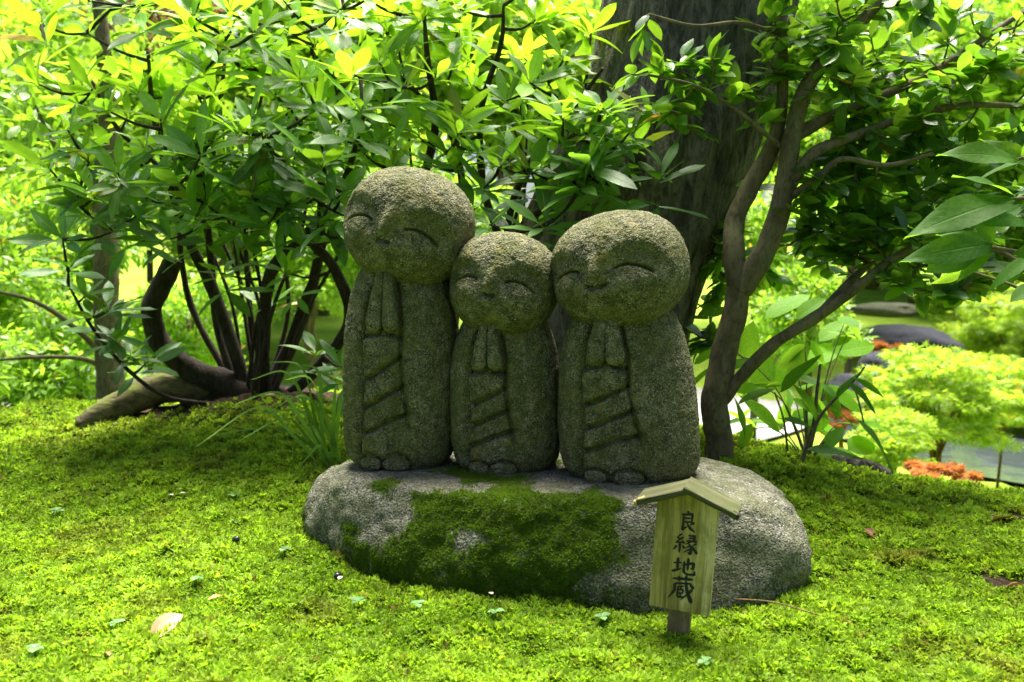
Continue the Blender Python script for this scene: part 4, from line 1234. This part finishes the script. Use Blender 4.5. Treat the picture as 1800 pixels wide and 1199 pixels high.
def sprig_mesh(name, P, N, S, tint, rg):
    Vs, Fs, Cs, off = [], [], [], 0
    var = rg.integers(0, len(SPR), len(P))
    rot = rg.uniform(0, 6.283, len(P))
    up = N + rg.normal(size=N.shape) * 0.25 + 0.55 * np.stack([fbm(P, 16, 2, 7), fbm(P, 16, 2, 8) - .15, 0 * P[:, 0]], 1)
    up /= np.linalg.norm(up, axis=1)[:, None]
    for v in range(len(SPR)):
        m = var == v
        if not m.any(): continue
        bv, bf = SPR[v]
        z = up[m]
        h = np.stack([np.cos(rot[m]), np.sin(rot[m]), 0 * rot[m]], 1)
        x = h - z * (h * z).sum(1)[:, None]; x /= np.linalg.norm(x, axis=1)[:, None]
        y = np.cross(z, x)
        Mx = np.stack([x, y, z], 2) * S[m][:, None, None]
        W = np.einsum('nij,kj->nki', Mx, bv) + P[m][:, None, :]
        k = len(W)
        Vs.append(W.reshape(-1, 3))
        Fs.append((bf[None] + (np.arange(k) * len(bv))[:, None, None] + off).reshape(-1, 3))
        c = np.repeat(tint[m][:, None, :], len(bv), 1)
        # leaf tips of every sprig are a little paler than its base
        c[:, 3::4, 0] += 0.35
        Cs.append(np.clip(c, 0, 1).reshape(-1, 3))
        off += k * len(bv)
    return mesh_np(name, np.concatenate(Vs), np.concatenate(Fs), None, np.concatenate(Cs))

rg = np.random.default_rng(77)
NM = 92000
u = rg.random(NM * 2)
yy = 0.86 * (3.05 / 0.86) ** (u ** 1.15)
xx = (rg.random(NM * 2) * 2 - 1) * (0.64 * yy + 0.10)
ca, sa = math.cos(-BYAW), math.sin(-BYAW)
def in_boulder(x, y, k=1.0):
    lx = ca * (x - BC[0]) - sa * (y - BC[1]); ly = sa * (x - BC[0]) + ca * (y - BC[1])
    return (np.abs(lx / (0.47 * k)) ** 2.9 + np.abs(ly / (0.24 * k)) ** 2.9) < 1
keep = (yy < crest_y(xx) + 0.30) & ~in_boulder(xx, yy, 0.87)
sl = np.exp(-(((xx - RHO_C[0]) / 0.42) ** 2 + ((yy - RHO_C[1] - 0.05) / 0.17) ** 2) ** 1.5)
keep &= rg.random(len(xx)) > np.clip(sl * 1.8, 0, 1)
PN = np.stack([xx, yy, 0 * xx], 1)
bare = fbm(PN, 6.5, 3, 71)
keep &= (bare > -0.52) | (xx < .45)
# patches of bare soil at the right
for bx_, by_, br in ((1765, 1045, .045), (1760, 925, .05), (1080, 1075, .02), (905, 1028, .018)):
    q = at(bx_, by_, 1.42 if by_ > 1000 else 1.75)
    keep &= ((xx - q[0]) ** 2 + ((yy - q[1]) * 1.3) ** 2) > (br * (0.7 + 0.5 * rg.random(len(xx)))) ** 2
idx = np.nonzero(keep)[0][:NM]
xx, yy = xx[idx], yy[idx]
zz = ground_z(xx, yy)
e = 0.006
N = np.stack([-(ground_z(xx + e, yy) - zz) / e, -(ground_z(xx, yy + e) - zz) / e, np.ones_like(xx)], 1)
N /= np.linalg.norm(N, axis=1)[:, None]
PN = np.stack([xx, yy, 0 * xx], 1)
big = fbm(PN, 3.2, 3, 81); med = fbm(PN, 22, 3, 83)
fine = fbm(PN, 60, 2, 85)
S = rg.uniform(.010, .0185, len(xx)) * (0.78 + 0.28 * yy / 1.2) * np.clip(1 + 0.5 * med + 0.5 * fine, .35, 2)
yo = np.clip(0.52 + 0.55 * big + 0.35 * med + rg.normal(size=len(xx)) * .16, 0, 1)
rn = rg.random(len(xx))
brown = np.clip((fbm(PN, 7, 3, 91) - 0.26) * 2.6, 0, 0.7) * (0.45 + 0.55 * sstep(0.3, 0.9, xx))
brown = np.where(rg.random(len(xx)) < 0.02, 0.8, brown)
tint = np.stack([yo, rn, brown], 1)
me = sprig_mesh('moss', np.stack([xx, yy, zz - 0.001], 1), N, S, tint, rg)
link('moss', me, M['moss'], kind='stuff', label='bright green moss carpet covering the mound', cat='moss')

# moss on the boulder's front
V4 = bV[bF]; cen = V4.mean(1)
nrmb = np.cross(V4[:, 2] - V4[:, 0], V4[:, 3] - V4[:, 1]); ar = np.linalg.norm(nrmb, axis=1) / 2; nrmb /= (2 * ar + 1e-12)[:, None]
lcen = bL[bF].mean(1)
front = sstep(-0.06, -0.19, lcen[:, 1] + 0.09 * fbm(cen, 12, 3, 58)) * sstep(0.182, 0.172, cen[:, 2])
wv = 0.20 * fbm(cen, 8, 4, 57) + 0.05 * fbm(cen, 40, 2, 59)
mx_ = sstep(-0.34, -0.16, lcen[:, 0] + wv) * sstep(0.16, 0.05, lcen[:, 0] + wv) * sstep(0.24, 0.16, lcen[:, 0])
low = sstep(0.055, 0.01, cen[:, 2]) * sstep(0.36, 0.22, np.abs(lcen[:, 0] + .16))
nz_ = fbm(cen, 14, 3, 51)
hn = 0.045 * np.stack([fbm(cen, 15, 3, 61), fbm(cen, 15, 3, 63)], 1)
hole = np.exp(-(((lcen[:, 0] + 0.105 + hn[:, 0]) / 0.040) ** 2 + ((cen[:, 2] - 0.112 + hn[:, 1]) / 0.022) ** 2)) + 0.9 * np.exp(-(((lcen[:, 0] + 0.27) / 0.06) ** 2 + ((cen[:, 2] - 0.14) / 0.03) ** 2))
mk = np.clip(front * mx_ * 1.2 + 1.15 * nz_ - 0.9 * hole - 0.28, 0, 1) + low * np.clip(0.6 + nz_, 0, 1) * front
mk = np.clip(mk * 2.2, 0, 1) * sstep(0.30, 0.20, lcen[:, 0])
pr = ar * mk; pr /= pr.sum()
NB = 30000
fi = rg.choice(len(pr), NB, p=pr)
w = rg.random((NB, 2))
Pm = (V4[fi, 0] * (1 - w[:, :1]) + V4[fi, 1] * w[:, :1]) * (1 - w[:, 1:]) + (V4[fi, 3] * (1 - w[:, :1]) + V4[fi, 2] * w[:, :1]) * w[:, 1:]
Nn = nrmb[fi]
Nn = np.where((Nn * (Pm - np.array((BC[0], BC[1], 0.05)))).sum(1)[:, None] < 0, -Nn, Nn)
Nn = unit(np.array((0, 0, 0.5))) * 0.35 + Nn
sb_ = rg.uniform(.0032, .0062, NB) * (0.7 + 0.5 * mk[fi])
tb = np.stack([np.clip(-0.05 + 0.18 * fbm(Pm, 20, 2, 55) + rg.normal(size=NB) * .06, 0, 1), rg.random(NB) * .4, np.where(rg.random(NB) < .04, .5, 0)], 1)
o = link('moss_patch', sprig_mesh('moss_patch', Pm, Nn, sb_, tb, rg), M['moss'], bobj, 'stuff')

# ------------------------------------------------------------------ lower garden: shrubs, maples, rocks, trees
def cloud_mesh(name, rg, n, rad, leaf, size, young, nclump=26, droop=0.0, flat=1.0):
    """leaf-sized faces gathered in uneven clumps through a crown's volume"""
    bv, bf, bu = leaf
    cl = []
    for _ in range(nclump):
        q = rg.normal(size=3); q /= np.linalg.norm(q); cl.append(q * rg.uniform(.35, 1.0) * np.array(rad))
    cl = np.array(cl)
    k = rg.integers(0, nclump, n)
    cr = rg.uniform(.22, .42, nclump) * min(rad)
    off = rg.normal(size=(n, 3)); off /= np.linalg.norm(off, axis=1)[:, None]
    P = cl[k] + off * (cr[k] * rg.random(n) ** .45)[:, None] * np.array((1.25, 1.25, .8 * flat))
    d = off + rg.normal(size=(n, 3)) * .6 + np.array((0, 0, -droop)); d /= np.linalg.norm(d, axis=1)[:, None]
    up = np.array((0, 0, 1.0)) + rg.normal(size=(n, 3)) * .45
    z = up - d * (up * d).sum(1)[:, None]; z /= np.linalg.norm(z, axis=1)[:, None]
    x = np.cross(d, z)
    Mx = np.stack([x, d, z], 2) * (size * rg.uniform(.65, 1.25, n))[:, None, None]
    W = np.einsum('nij,kj->nki', Mx, bv) + P[:, None]
    nb = len(bv)
    F = (bf[None] + (np.arange(n) * nb)[:, None, None]).reshape(-1, bf.shape[1])
    ck = rg.random(nclump)[k]
    c = np.stack([np.clip(young + .35 * (ck - .5) + rg.normal(size=n) * .15, 0, 1), np.clip(.3 + .5 * rg.random(n) + .3 * (ck - .5), 0, 1), (rg.random(n) < .012) * 1.0], 1)
    return mesh_np(name, W.reshape(-1, 3), F, np.tile(bu, (n, 1)), np.repeat(c, nb, 0)), cl

def simple_leaf(W, shape='oval'):
    return leaf_np(W, .12, .3, shape, 3, 0, 3)
def lowleaf(W):
    V = np.array([(0, 0, 0), (-W / 2, .45, .05), (0, .5, 0), (W / 2, .45, .05), (0, 1, -.1)])
    F = np.array([(0, 2, 1, 1), (0, 3, 2, 2)])
    return V, np.array([(0, 2, 4, 1), (0, 3, 4, 2)]), np.array([(.5, 0), (0, .45), (.5, .5), (1, .45), (.5, 1)])
def star_leaf():
    V, F = [(0, 0, 0)], []
    for a, L in ((-70, .6), (-38, .85), (0, 1), (38, .85), (70, .6)):
        a = R(a); d = np.array((math.sin(a), math.cos(a), 0)); s = np.array((d[1], -d[0], 0))
        m = d * L * .45; n = len(V)
        V += [tuple(m - s * .075), tuple(m + s * .075), tuple(d * L + np.array((0, 0, -.12)))]
        F.append((0, n + 1, n + 2, n))
    return np.array(V), np.array(F), np.tile([(.25, .5)], (len(V), 1))

def shrub_kind(name, mesh_seed, n, rad, leaf, size, young, mat, **kw):
    rgx = np.random.default_rng(mesh_seed)
    me, cl = cloud_mesh('foliage', rgx, n, rad, leaf, size, young, **kw)
    me.materials.append(mat)
    A = Acc()
    for c in cl[::max(2, len(cl) // 14)]:
        A.add(*tube_np([(0.02 * rgx.normal(), 0.02 * rgx.normal(), -rad[2] * 1.25), c * (.35, .35, .3) + (0, 0, -rad[2] * .3), c], [.013 * max(rad), .009 * max(rad), .003 * max(rad)], 5, 8, .1))
    return me, A.mesh('stems'), rad

def place_shrub(kind, name, label, cat, p, sc, rot, smat, group=None, zs=1.0, tk=1.0):
    me, st, rad = kind
    gz = float(ground_z(np.array([p[0]]), np.array([p[1]]))[0])
    o = empty(name, label, cat, group, (p[0], p[1], gz))
    f = link('foliage', me, None, o, 'stuff'); s = link('stems', st, smat, o)
    for q in (f, s):
        q.location = (0, 0, max(p[2] - gz, 0)); q.scale = (sc, sc, sc * zs); q.rotation_euler = (0, 0, rot)
    # stems are stretched down to the ground under a raised crown
    h = max(p[2] - gz, 0.01)
    A = Acc(); A.add(*tube_np([(0, 0, -0.05), (0.03, 0.02, h * .5), (0, 0, h)], [tk * (.035 * sc * max(rad) + .01), tk * (.03 * sc * max(rad) + .008), tk * (.02 * sc * max(rad) + .005)], 8, 8, .15))
    link('trunk', A.mesh('trunk'), smat, o)
    return o

K1 = shrub_kind('a', 101, 5200, (.75, .6, .75), simple_leaf(.42), .085, .55, M['hedge'], nclump=34)
K2 = shrub_kind('b', 102, 5200, (.75, .6, .75), simple_leaf(.34, 'lance'), .10, .7, M['hedge'], nclump=30)
KM = shrub_kind('m', 103, 8000, (.72, .5, .42), star_leaf(), .055, .6, M['maple'], nclump=80, droop=.3, flat=.4)
KO = shrub_kind('o', 104, 2200, (.35, .25, .10), star_leaf(), .048, .4, M['orange'], nclump=16, flat=.5)
KP = shrub_kind('p', 105, 2600, (.9, .7, .6), lowleaf(.5), .10, .4, M['pink'], nclump=24)
KT = shrub_kind('t', 106, 9000, (1.6, 1.3, 1.3), lowleaf(.45), .17, .65, M['hedge'], nclump=46)

BG = [  # px, py, Y of the crown centre, scale, kind, label; each row stands behind and above the one in front
    (-20, 700, 3.7, .50, K2, 'low lime green shrub below the mound edge next to the log'),
    (130, 640, 4.1, .52, K1, 'pale green shrub growing right behind the slender trunk base'),
    (-30, 520, 4.6, .62, K1, 'leafy shrub filling the gap between two thin side limbs of the slender tree'),
    (110, 400, 5.4, .72, K2, 'bright shrub halfway up behind the slender trunk'),
    (-60, 270, 6.2, .85, K1, 'sunny yellow green shrub beyond the slender tree crown'),
    (160, 130, 7.2, 1.05, K2, 'tall sunny shrub standing behind the rhododendron shoulder'),
    (330, 560, 5.6, .62, K2, 'sunny shrub seen through the bare rhododendron stems'),
    (540, 470, 6.6, .75, K1, 'bright shrub seen between rhododendron stems and tallest statue'),
    (380, 330, 7.4, .95, K1, 'tall bright shrub rising behind the rhododendron middle'),
    (760, 380, 6.6, .9, K2, 'sunlit shrub glimpsed above the gap between tall and short statue'),
    (1420, 560, 5.0, .5, K1, 'lime shrub glimpsed between camellia trunk and its low limb'),
    (1330, 420, 6.2, .75, K2, 'sunny shrub seen between old tree and camellia limbs'),
    (1500, 330, 8.5, .95, K1, 'light green shrub on the far bank behind the camellia limbs'),
]
for k, (a, b, Yq, sc, kd, lb) in enumerate(BG):
    place_shrub(kd, 'garden_shrub', lb, 'shrub', at(a, b, Yq), sc, k * 1.3, M['bark_cam'])
MP = [(1650, 700, 4.4, .66, 'spreading lime maple shrub with finely cut leaves beside the pond'), (1790, 590, 9.2, 1.15, 'lime maple shrub standing behind the pond rocks'),
      (1570, 775, 3.9, .36, 'low maple shrub just behind the grey root'), (1760, 690, 5.0, .55, 'feathery maple shrub spreading over the pond water'), (1700, 530, 10.5, .95, 'pale maple shrub on the far bank beside the dark boulder')]
for k, (a, b, Yq, sc, lb) in enumerate(MP):
    place_shrub(KM, 'maple_shrub', lb, 'shrub', at(a, b, Yq), sc, k * 2.1 + .4, M['twig'], tk=.4)
OR = [(1540, 618, 7.6, 1.0, 'orange red shrub mound in front of the dark boulder'), (1640, 838, 3.3, .55, 'orange leaved low shrub just beyond the moss edge'), (1475, 742, 4.6, .62, 'small orange shrub behind the young shrub leaves'), (1520, 700, 5.4, .5, 'tiny orange shrub beside the blue grey rock')]
for k, (a, b, Yq, sc, lb) in enumerate(OR):
    place_shrub(KO, 'orange_shrub', lb, 'shrub', at(a, b, Yq), sc, k * 1.7, M['twig'])
place_shrub(KP, 'plum_tree', 'dusky pink leaved tree far above the rhododendron', 'tree', at(240, -30, 9.0), .9, .3, M['bark_rho'])

TR = [(-250, 250, 9.5, 1.0, 'sunny tree at the far edge beyond the slender trunk'), (150, 150, 11.5, 1.25, 'broad bright tree far behind the rhododendron'), (560, 60, 12.5, 1.5, 'large lime green tree far behind the rhododendron crown'), (900, 120, 10.5, 1.2, 'sunlit tree hidden behind the old trunk'),
      (1380, 130, 11.0, 1.2, 'yellow green tree far behind the camellia fork'), (1620, 170, 14.0, 1.3, 'hazy bright tree on the slope past the pond'), (1850, 120, 12.0, 1.15, 'light tree rising past the pond beyond the overhanging branch'), (1750, 380, 13.0, .8, 'rounded sunny bush on the lawn above the pond'), (450, 360, 9.5, .9, 'wide bright tree behind the gravel path')]
for k, (a, b, Yq, sc, lb) in enumerate(TR):
    place_shrub(KT, 'garden_tree', lb, 'tree', at(a, b, Yq), sc, k * 1.1 + .2, M['bark_cam'])

for k, (x_, y_, sc) in enumerate(((-6.5, 8.6, 1.0), (-9.5, 7.0, 1.2), (-8.5, 12.0, 1.5), (-12.5, 10.0, 1.5), (9.2, 9.6, 1.1), (11.5, 7.6, 1.3), (10.0, 13.5, 1.5), (14.0, 11.0, 1.6), (6.5, 15.5, 1.5), (-3.5, 15.5, 1.6))):
    gz_ = float(ground_z(np.array([x_]), np.array([y_]))[0])
    place_shrub(KT, 'garden_tree', 'leafy tree along the outer edge of the lower garden', 'tree', (x_, y_, gz_ + 1.35 * sc), sc, k * 0.9, M['bark_cam'], 'trees along the garden edge')

def rock(name, label, p, r, seed, mat):
    nl, nf = 40, 24
    lam = np.linspace(0, 2 * np.pi, nl, endpoint=False); phi = np.linspace(-1.55, 1.55, nf)
    PH, LA = np.meshgrid(phi, lam, indexing='ij')
    D = np.stack([np.cos(LA) * np.cos(PH), np.sin(LA) * np.cos(PH), np.sin(PH)], -1).reshape(-1, 3)
    V = D * np.array(r) * (1 + .22 * fbm(D + seed, 1.6, 3, seed) + .05 * fbm(D + seed, 7, 2, seed))[:, None]
    o = link(name, mesh_np(name, V, grid_faces(nl, nf, True)), mat, label=label, cat='rock')
    o.location = tuple(p); o.rotation_euler = (0, 0, seed)
rock('pond_rock', 'broad dark blue grey boulder on the far pond bank', at(1585, 602, 9.3), (.62, .4, .20), 2, M['rock'])
rock('pond_rock', 'angular blue grey rock below the orange shrub mound', at(1555, 645, 7.2), (.22, .2, .13), 3, M['rock'])
rock('pond_rock', 'dark wet rock at the pond edge behind the maple', at(1790, 715, 7.0), (.34, .3, .14), 4, M['rock'])
rock('pond_rock', 'small dark rock half hidden by the young shrub', at(1490, 690, 5.6), (.16, .15, .13), 5, M['rock'])
rock('pond_rock', 'flat pale brown rock farthest up the bank', at(1560, 545, 11.0), (.45, .3, .10), 6, M['boulder'])

# slender tree at the left
b = at(190, 705, 3.25); gz = float(ground_z(np.array([b[0]]), np.array([b[1]]))[0])
sl = empty('slender_tree', 'slender brown tree trunk standing beyond the mossy log', 'tree', None, (b[0], b[1], gz))
A = Acc(); A.add(*tube_np([(b[0], b[1], gz - .05), at(196, 690, 3.25), at(188, 560, 3.25), at(186, 420, 3.25), at(182, 330, 3.25), at(190, 220, 3.25), at(180, 60, 3.25), at(150, -150, 3.25)], [.075, .055, .046, .044, .042, .034, .026, .015], 18, 70, .14, True, 71))
link('trunk', A.mesh('trunk'), M['bark_cam'], sl).matrix_parent_inverse = parent_inv(sl)
for pts, rad in (([(182, 330, 3.25), (160, 300, 3.2), (100, 260, 3.1), (60, 180, 3.0)], [.022, .016, .010, .004]), ([(196, 640, 3.25), (130, 575, 3.15), (60, 530, 3.1), (-40, 505, 3.0)], [.012, .010, .008, .004]), ([(200, 660, 3.25), (150, 632, 3.2), (70, 628, 3.15), (-30, 635, 3.1)], [.010, .009, .007, .004]), ([(190, 230, 3.25), (110, 200, 3.3), (40, 170, 3.35), (-30, 145, 3.4)], [.01, .008, .006, .003])):
    A = Acc(); A.add(*tube_np([at(*p) for p in pts], rad, 8, 20, .15))
    link('limb', A.mesh('limb'), M['bark_cam'], sl).matrix_parent_inverse = parent_inv(sl)
rgx = np.random.default_rng(4)
me_, cl_ = cloud_mesh('crown', rgx, 700, (.55, .4, .35), simple_leaf(.42), .07, .5, nclump=14)
cr_ = link('crown', me_, M['hedge'], sl, 'stuff'); cr_.matrix_parent_inverse = parent_inv(sl); cr_.location = tuple(at(60, 200, 3.3))

# ------------------------------------------------------------------ litter on the moss
def on_moss(px_, py_):
    """where the sight line through a pixel meets the moss"""
    lo, hi = 0.9, 2.9
    prev = None
    for Yq in np.linspace(lo, hi, 400):
        p = at(px_, py_, Yq)
        if p[2] <= float(GZ(p[0], Yq)): return p
    return p
_gx = np.linspace(-2, 2, 201); _gy = np.linspace(.8, 3, 111)
_GX, _GY = np.meshgrid(_gx, _gy); _GZ = ground_z(_GX, _GY)
def GZ(x, y):
    i = int(np.clip((x + 2) / 4 * 200, 0, 200)); j = int(np.clip((y - .8) / 2.2 * 110, 0, 110))
    return _GZ[j, i]

def litter(name, label, cat, pxy, size, W, shape, young, sick, tiltv, rz, group=None, lift=.016, curl=.9):
    p = on_moss(*pxy)
    v, f, uv = leaf_np(W, .35, curl, shape, 7, .8, int(pxy[0]))
    v = v * size; v[:, 1] -= size / 2
    o = link(name, mesh_np(name, v, f, uv), M['deadleaf'], label=label, cat=cat, group=group)
    o.location = (p[0], p[1], p[2] + lift); o.rotation_euler = (tiltv[0], tiltv[1], rz); o.color = (young, .6, sick, 1)
litter('fallen_leaf', 'curled pale cream fallen leaf with an orange edge on the open moss', 'leaf', (292, 1125), .052, .62, 'round', .9, .85, (R(55), R(20), 0), R(-30), lift=.024)
litter('fallen_leaf', 'curled brown dead leaf lying in front of the boulder beside the sign', 'leaf', (1078, 1068), .030, .5, 'oval', .1, 0, (R(20), R(30), 0), R(70))
litter('fallen_leaf', 'folded dark brown leaf on the moss next to the boulder end', 'leaf', (1530, 948), .030, .6, 'oval', .0, 0, (R(50), R(-20), 0), R(20))
litter('fallen_leaf', 'long brown dead leaf on the moss above the folded one', 'leaf', (1462, 884), .055, .22, 'point', .1, 0, (R(8), R(20), 0), R(-75))
litter('fallen_leaf', 'broad dark dead leaf in the bare patch near the mound edge', 'leaf', (1765, 918), .075, .4, 'oval', .02, 0, (R(15), R(-10), 0), R(-70))
litter('fallen_leaf', 'black curled leaf half in the bare soil hollow', 'leaf', (1770, 1045), .045, .4, 'oval', .0, 0, (R(-10), R(25), 0), R(80))
litter('fallen_leaf', 'thin straw brown leaf scrap near the cream leaf', 'leaf', (382, 1062), .034, .25, 'point', .5, 0, (R(20), R(10), 0), R(-40))
litter('fallen_leaf', 'reddish brown leaf scrap in the moss below the cream leaf', 'leaf', (190, 1165), .016, .5, 'oval', .15, 0, (R(30), R(10), 0), R(50))
litter('fallen_leaf', 'rusty brown leaf lying behind the grass tuft', 'leaf', (480, 702), .07, .4, 'oval', .25, 0, (R(15), R(10), 0), R(-70))
for k, (a, b, lb) in enumerate(((415, 962, 'shiny black seed on the moss beside the boulder end'), (594, 1027, 'shiny black seed on the moss with a pale chip under it'))):
    p = on_moss(a, b)
    A = Acc(); lamv = np.linspace(0, 2 * np.pi, 14, endpoint=False); ph = np.linspace(-1.5, 1.5, 9)
    PH, LA = np.meshgrid(ph, lamv, indexing='ij')
    V = np.stack([np.cos(LA) * np.cos(PH) * .0075, np.sin(LA) * np.cos(PH) * .006, np.sin(PH) * .0065 + .0012 * np.cos(LA)], -1).reshape(-1, 3)
    o = link('seed', mesh_np('seed', V, grid_faces(14, 9, True)), M['seed'], label=lb, cat='seed'); o.location = (p[0], p[1], p[2] + .015); o.rotation_euler = (0, .4, k)
PE = ((305, 884, 'one of two cream petals lying in the bush shade'), (328, 879, 'one of two cream petals lying in the bush shade'), (860, 1058, 'one of two cream petals lying before the boulder moss'), (880, 1055, 'one of two cream petals lying before the boulder moss'), (596, 1036, 'single pale chip right under a black seed'))
for k, (a, b, plb) in enumerate(PE):
    p = on_moss(a, b)
    v, f, uv = leaf_np(.6, .1, .3, 'round', 4, .4, k)
    o = link('petal', mesh_np('petal', v * .014, f, uv), M['petal'], label=plb, cat='petal', group=('petals in the bush shade', 'petals in the bush shade', 'petals before the boulder', 'petals before the boulder', None)[k])
    o.location = (p[0], p[1], p[2] + .017); o.rotation_euler = (R(12), 0, k * 1.3 + 1)
CL = [(500, 983, 'nearest the rounded end of the boulder'), (630, 1076, 'in front of the boulder, just past the seed with the pale chip'), (735, 1080, 'in front of the boulder moss patch'), (1058, 1104, 'beside the foot of the wooden sign'),
      (62, 1162, 'far out on the open moss, beyond the cream leaf'), (205, 1116, 'right next to the curled cream leaf'), (100, 912, 'alone in the shade of the bush'), (418, 932, 'beside the lone black seed'), (412, 885, 'between the cream petal pair and the grass tuft'),
      (345, 1035, 'close to the thin straw leaf scrap'), (870, 1095, 'below the two petals in front of the boulder'), (1240, 1185, 'in front of the wooden sign')]
lv = leaf_np(.85, .18, .3, 'round', 4, .2, 3); lme = mesh_np('leaflet', *lv); lme.materials.append(M['clover'])
rg = np.random.default_rng(5)
for k, (a, b, wh) in enumerate(CL):
    p = on_moss(a, b)
    o = empty('clover_sprig', 'tiny clover sprig ' + wh, 'clover', 'clover sprigs in the moss', tuple(p + (0, 0, .006)))
    A = Acc(); A.add(*tube_np([(0, 0, -.004), (.001, 0, .006), (0, 0, .013)], [.0008, .0007, .0006], 5, 5))
    link('stalk', A.mesh('stalk'), M['clover'], o)
    for q in range(4):
        l = bpy.data.objects.new('leaflet', lme); COL.objects.link(l); l.parent = o
        l.location = (0, 0, .0125); l.rotation_euler = (R(rg.uniform(-5, 20)), 0, q * 1.57 + rg.uniform(-.4, .4)); s = rg.uniform(.011, .017); l.scale = (s, s, s); l.color = (rg.random(), rg.random(), 0, 1)
p1, p2, p3 = on_moss(1288, 1072), on_moss(1360, 1085), on_moss(1440, 1100)
A = Acc(); A.add(*tube_np([p1 + (0, 0, .018), p2 + (0, 0, .024), p3 + (0, 0, .016)], [.0016, .0015, .001], 6, 14, .2))
link('twig', A.mesh('twig'), M['twig'], label='thin straw coloured twig on the moss below the boulder', cat='twig')
